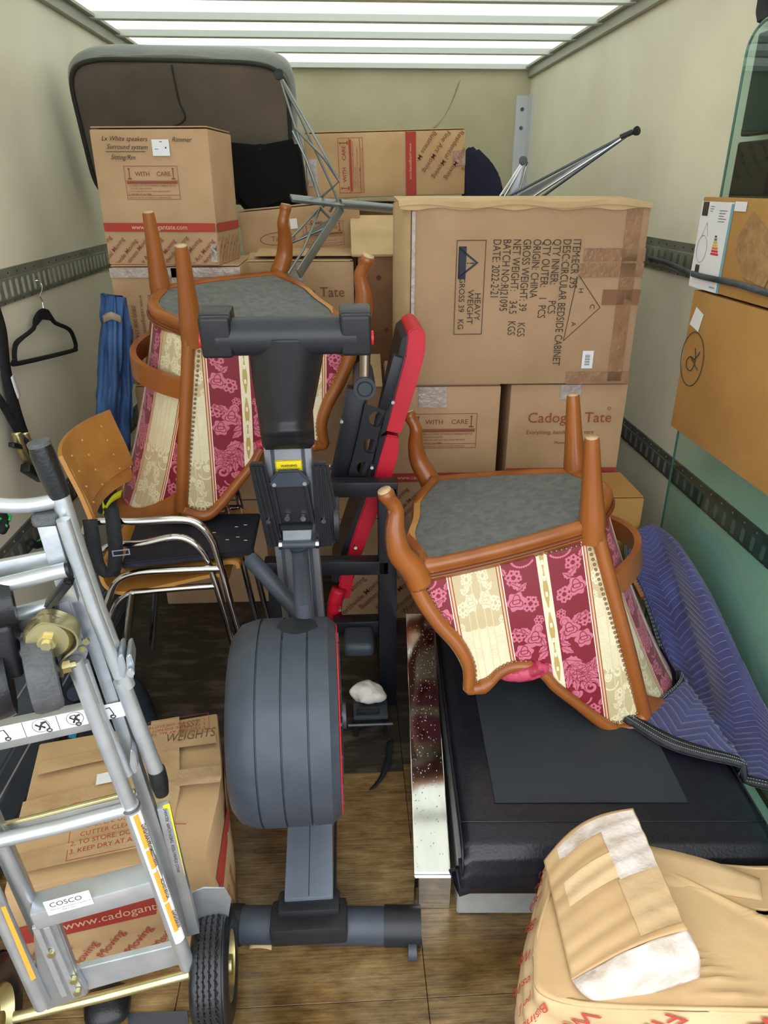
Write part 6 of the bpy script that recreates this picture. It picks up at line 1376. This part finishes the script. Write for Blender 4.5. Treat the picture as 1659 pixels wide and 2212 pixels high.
b = B(); quad(b, o, ex, ey, w_ * .36, d_ * .50, w_ * .44, d_ * .58); dome(b); bmesh.ops.translate(b, vec=V((0, 0, .014)), verts=b.verts); c.part('paper_tag', b, paper, None)
# crumpled carton at the near right
zt = .37
c = Thing('crumpled_box', 'crumpled open brown box with a torn taped flap, in front of the leather bench', 'box', PZ(1420, 2100, 0))
TL_, FL2, BR_ = PZ(1186, 1850, zt), PZ(1192, 2120, zt), PZ(1650, 1890, zt)
def cb(u, v):
    # u: 0..1 round the outline (left back -> left front -> right front -> right back), v: bottom..top
    L = [TL_ + V((.04, .03, 0)), TL_ + V((-.0, -.05, 0)), FL2 + V((-.005, .05, 0)), FL2 + V((.05, -.03, 0)), FL2 + V((.5, -.06, 0)), BR_ + V((.28, -.3, 0)), BR_ + V((.28, .0, 0)), BR_ + V((.0, .02, 0)), TL_.lerp(BR_, .5) + V((0, .03, 0)), TL_ + V((.04, .03, 0))]
    p = crl(L, u); out = (p - V((.85, .95, p.z))); out.z = 0; out.normalize(); p = p + out * (.035 * math.sin(v * math.pi * .9) + .0045 * math.sin(v * 33 + u * 30) * (1 if u < .4 else .4) + .004 * noise.noise(V((u * 30, v * 5, 0))) * math.sin(v * math.pi)); p.z = v * zt - .012 * (v > .96); return p
b = B(); sheet(b, lambda u, v: cb(u, v), 90, 46, .006); bmesh.ops.recalc_face_normals(b, faces=list(b.faces)); c.part('walls', b, card_c, True)
LC = V((.82, .93, 0))
def lidf(u, v):
    p = cb(u, .95).lerp(LC, v * .96); p.z = zt - .014 + .007 * noise.noise(V((p.x * 8, p.y * 8, 2))) + .009 * max(0, 1 - abs((p.x - .62) + (p.y - .9) * .5) / .012) + .007 * max(0, 1 - abs((p.x - .80) * .8 + (p.y - .92)) / .014) + .012 * v; return p
b = B(); sheet(b, lidf, 90, 40, .005); bmesh.ops.recalc_face_normals(b, faces=list(b.faces)); c.part('lid_flap', b, card_b, True)
b = B(); sheet(b, lambda u, v: PZ(1400, 1862, zt - .002).lerp(PZ(1640, 1898, zt - .004), u) + V((.0, .045 * (1 - u) * (1 - v) + .0, .012 * math.sin(u * 3.1) * (1 - v) - .004)) + (PZ(1430, 1925, zt) - PZ(1430, 1880, zt)) * v, 20, 4, .005); c.part('back_flap', b, card_c, True)
# standing torn flap with strips of tape
Fb, Ff, Rb, Rf = PZ(1178, 1862, zt - .005), PZ(1238, 2122, zt - .01), PZ(1366, 1754, zt + .085), PZ(1482, 2016, zt + .06)
def fl(u, v):
    p = Fb.lerp(Ff, v).lerp(Rb.lerp(Rf, v), u); k = u * math.pi
    return p + V((-.012 * math.sin(k) * (1 - v), 0, .022 * math.sin(k * .9) + .0035 * math.sin(v * 44 + u * 3) * (.1 + .4 * abs(math.sin(v * 5))))) + V((0, 0, 0)) + V((0, .014 * math.sin(u * 3.14) * (1 - v) ** 4, 0))
b = B(); sheet(b, fl, 36, 60, .006); bmesh.ops.recalc_face_normals(b, faces=list(b.faces)); fp = c.part('torn_flap', b, card_b, True)
tape_w = mat('whitish_wrinkled_tape', (214, 204, 198), .22, rgb2=(186, 168, 152), scale=16, bump=.55, bscale=40)
up = V((0, -.2, 1)).normalized()
for u0, u1, v0, v1, m in ((.15, .98, .02, .13, tape_w), (.62, .985, .13, .52, tape_w), (.12, .62, .30, .50, mat('cream_tape', (214, 186, 146), .4, rgb2=(200, 170, 128), scale=9, bump=.3, bscale=40)), (.60, .985, .52, .95, tape_ct)):
    b = B(); sheet(b, lambda u, v: fl(u0 + (u1 - u0) * u, v0 + (v1 - v0) * v) + up * .0085, 16, 16); bmesh.ops.recalc_face_normals(b, faces=list(b.faces)); c.part('tape', b, m, True, fp)
def hang(u, v):   # folded-over near edge of the flap
    p = fl(u, 1.0); q = PZ(1262 + 62 * 0, 2140, zt - .02).lerp(PZ(1508, 2092, zt + .012), u) + V((0, -.0, 0)); low = PZ(1310, 2176, zt - .035).lerp(PZ(1508, 2108, zt + .0), u); m_ = p.lerp(q, .5) + V((0, -.018, .012)); return crl([p, m_ + V((0, 0, .004 * math.sin(u * 20))), low], v)
b = B(); sheet(b, hang, 30, 12, .005); bmesh.ops.recalc_face_normals(b, faces=list(b.faces)); hf = c.part('folded_edge', b, tape_w, True)
# printing on its creased left and front walls
b = B()
def cb_write(words, u0, du, size):
    for k, t in enumerate(words):
        for (txt_, vv) in ((t, 0),):
            vs, fs = glyphs(txt_, .004); nv = []
            for q in vs:
                a = math.radians(238); xx, yy = q.x * size * math.cos(a) - q.y * size * math.sin(a), q.x * size * math.sin(a) + q.y * size * math.cos(a)
                uu = u0 + k * du + xx / 2.2; v2 = .95 + yy / zt
                nv.append(None if not (0.02 < v2 < .97 and 0 < uu < 1) else b.verts.new(cb(uu, v2) + (cb(uu, v2) - V((.85, .95, cb(uu, v2).z))).normalized() * .0075))
            for f in fs:
                if all(nv[i] for i in f):
                    try: b.faces.new([nv[i] for i in f])
                    except ValueError: pass
cb_write(['Moving', 'Residential', 'Fine Art', 'Business', 'Worldwide', 'Residential', 'Fine Art', 'Business', 'Worldwide', 'Fine Art', 'Moving', 'Residential', 'Business', 'Worldwide'], .055, .036, .036)
c.part('lettering', b, ink_red, None)

# ================================================================== CLUTTER ON THE FLOOR AT THE LEFT
th = Thing('black_bag', 'soft black bag with cyan tags lying between the kerb and the battered box', 'bag', PZ(165, 1700, 0))
b = B(); ball(b, V((PZ(190, 1640, .08).x, PZ(190, 1640, .08).y + .0, .085)), 1, (.10, .20, .09), 4)
for v in b.verts: v.co += V((noise.noise(v.co * 11), noise.noise(v.co * 11 + V((9, 0, 0))), noise.noise(v.co * 11 + V((0, 9, 0))))) * .035; v.co.z = max(v.co.z, .003)
th.part('body', b, navy, True)
for x, y, s_ in ((157, 1588, .022), (180, 1575, .015)):
    b = B(); p = PZ(x, y, .19); box(b, p, (s_, .004, s_), Matrix.Rotation(.3, 3, 'Y'), .001, 1); th.part('cyan_tag', b, cyan, None)
th = Thing('hose_coil', 'dark blue corrugated hose lying along the old floor behind the hand truck', 'hose', PZ(310, 1560, 0))
b = B(); hp_ = smooth_path([PZ(160, 1500, .12), PZ(200, 1450, .06), PZ(262, 1462, .045), PZ(300, 1500, .045), PZ(318, 1550, .045), PZ(335, 1590, .045), PZ(300, 1600, .045)], 14)
tube(b, hp_, [.030 if i % 2 else .025 for i in range(len(hp_))], 14); th.part('hose', b, mat('blue_black_hose', (38, 52, 68), .45, rgb2=(30, 40, 54), scale=20), 60)
th = Thing('bungee_cord', 'yellow and black bungee cord with white hooks beside the kerb', 'cord', PZ(100, 1730, 0))
bp_ = smooth_path([PZ(86, 1748, .03), PZ(80, 1722, .04), PZ(95, 1702, .045), PZ(122, 1706, .04), PZ(130, 1690, .05), PZ(112, 1662, .06)], 10)
for k in range(0, len(bp_) - 1): b = B(); tube(b, [bp_[k], bp_[k + 1]], .0055, 8); th.part('cord_segment', b, bagyel if k % 2 else webbing, True)
for x, y in ((104, 1722), (122, 1706)): b = B(); box(b, PZ(x, y, .05), (.035, .018, .014), Matrix.Rotation(.5, 3, 'Z'), .004, 2); th.part('hook', b, paper, 40)
b = B(); ball(b, V((PZ(235, 2190, 0).x, PZ(235, 2190, 0).y, .03)), 1, (.055, .05, .035), 3)
for v in b.verts: v.co.z = max(v.co.z, .002); v.co.x += .01 * noise.noise(v.co * 20)
single('rubber_block', 'worn black rubber block on the floor under the axle', 'block', b, rubber, True)
b = B(); prism(b, [PZ(278, 2190, .004), PZ(405, 2186, .004), PZ(410, 2240, .004), PZ(275, 2240, .004)], (0, 0, .004)); single('grey_plate', 'flat grey metal plate on the floor beside the near tyre', 'plate', b, dgrey, None)
b = B(); sheet(b, lambda u, v: PZ(540 + 48 * u, 2032 + 3 * u, .006) + V((0, .03 * v - .02, .006 * math.sin(u * 3))), 6, 2, .002); single('cardboard_scrap', 'scrap of torn cardboard under the rowing machine foot', 'scrap', b, card_c, True)
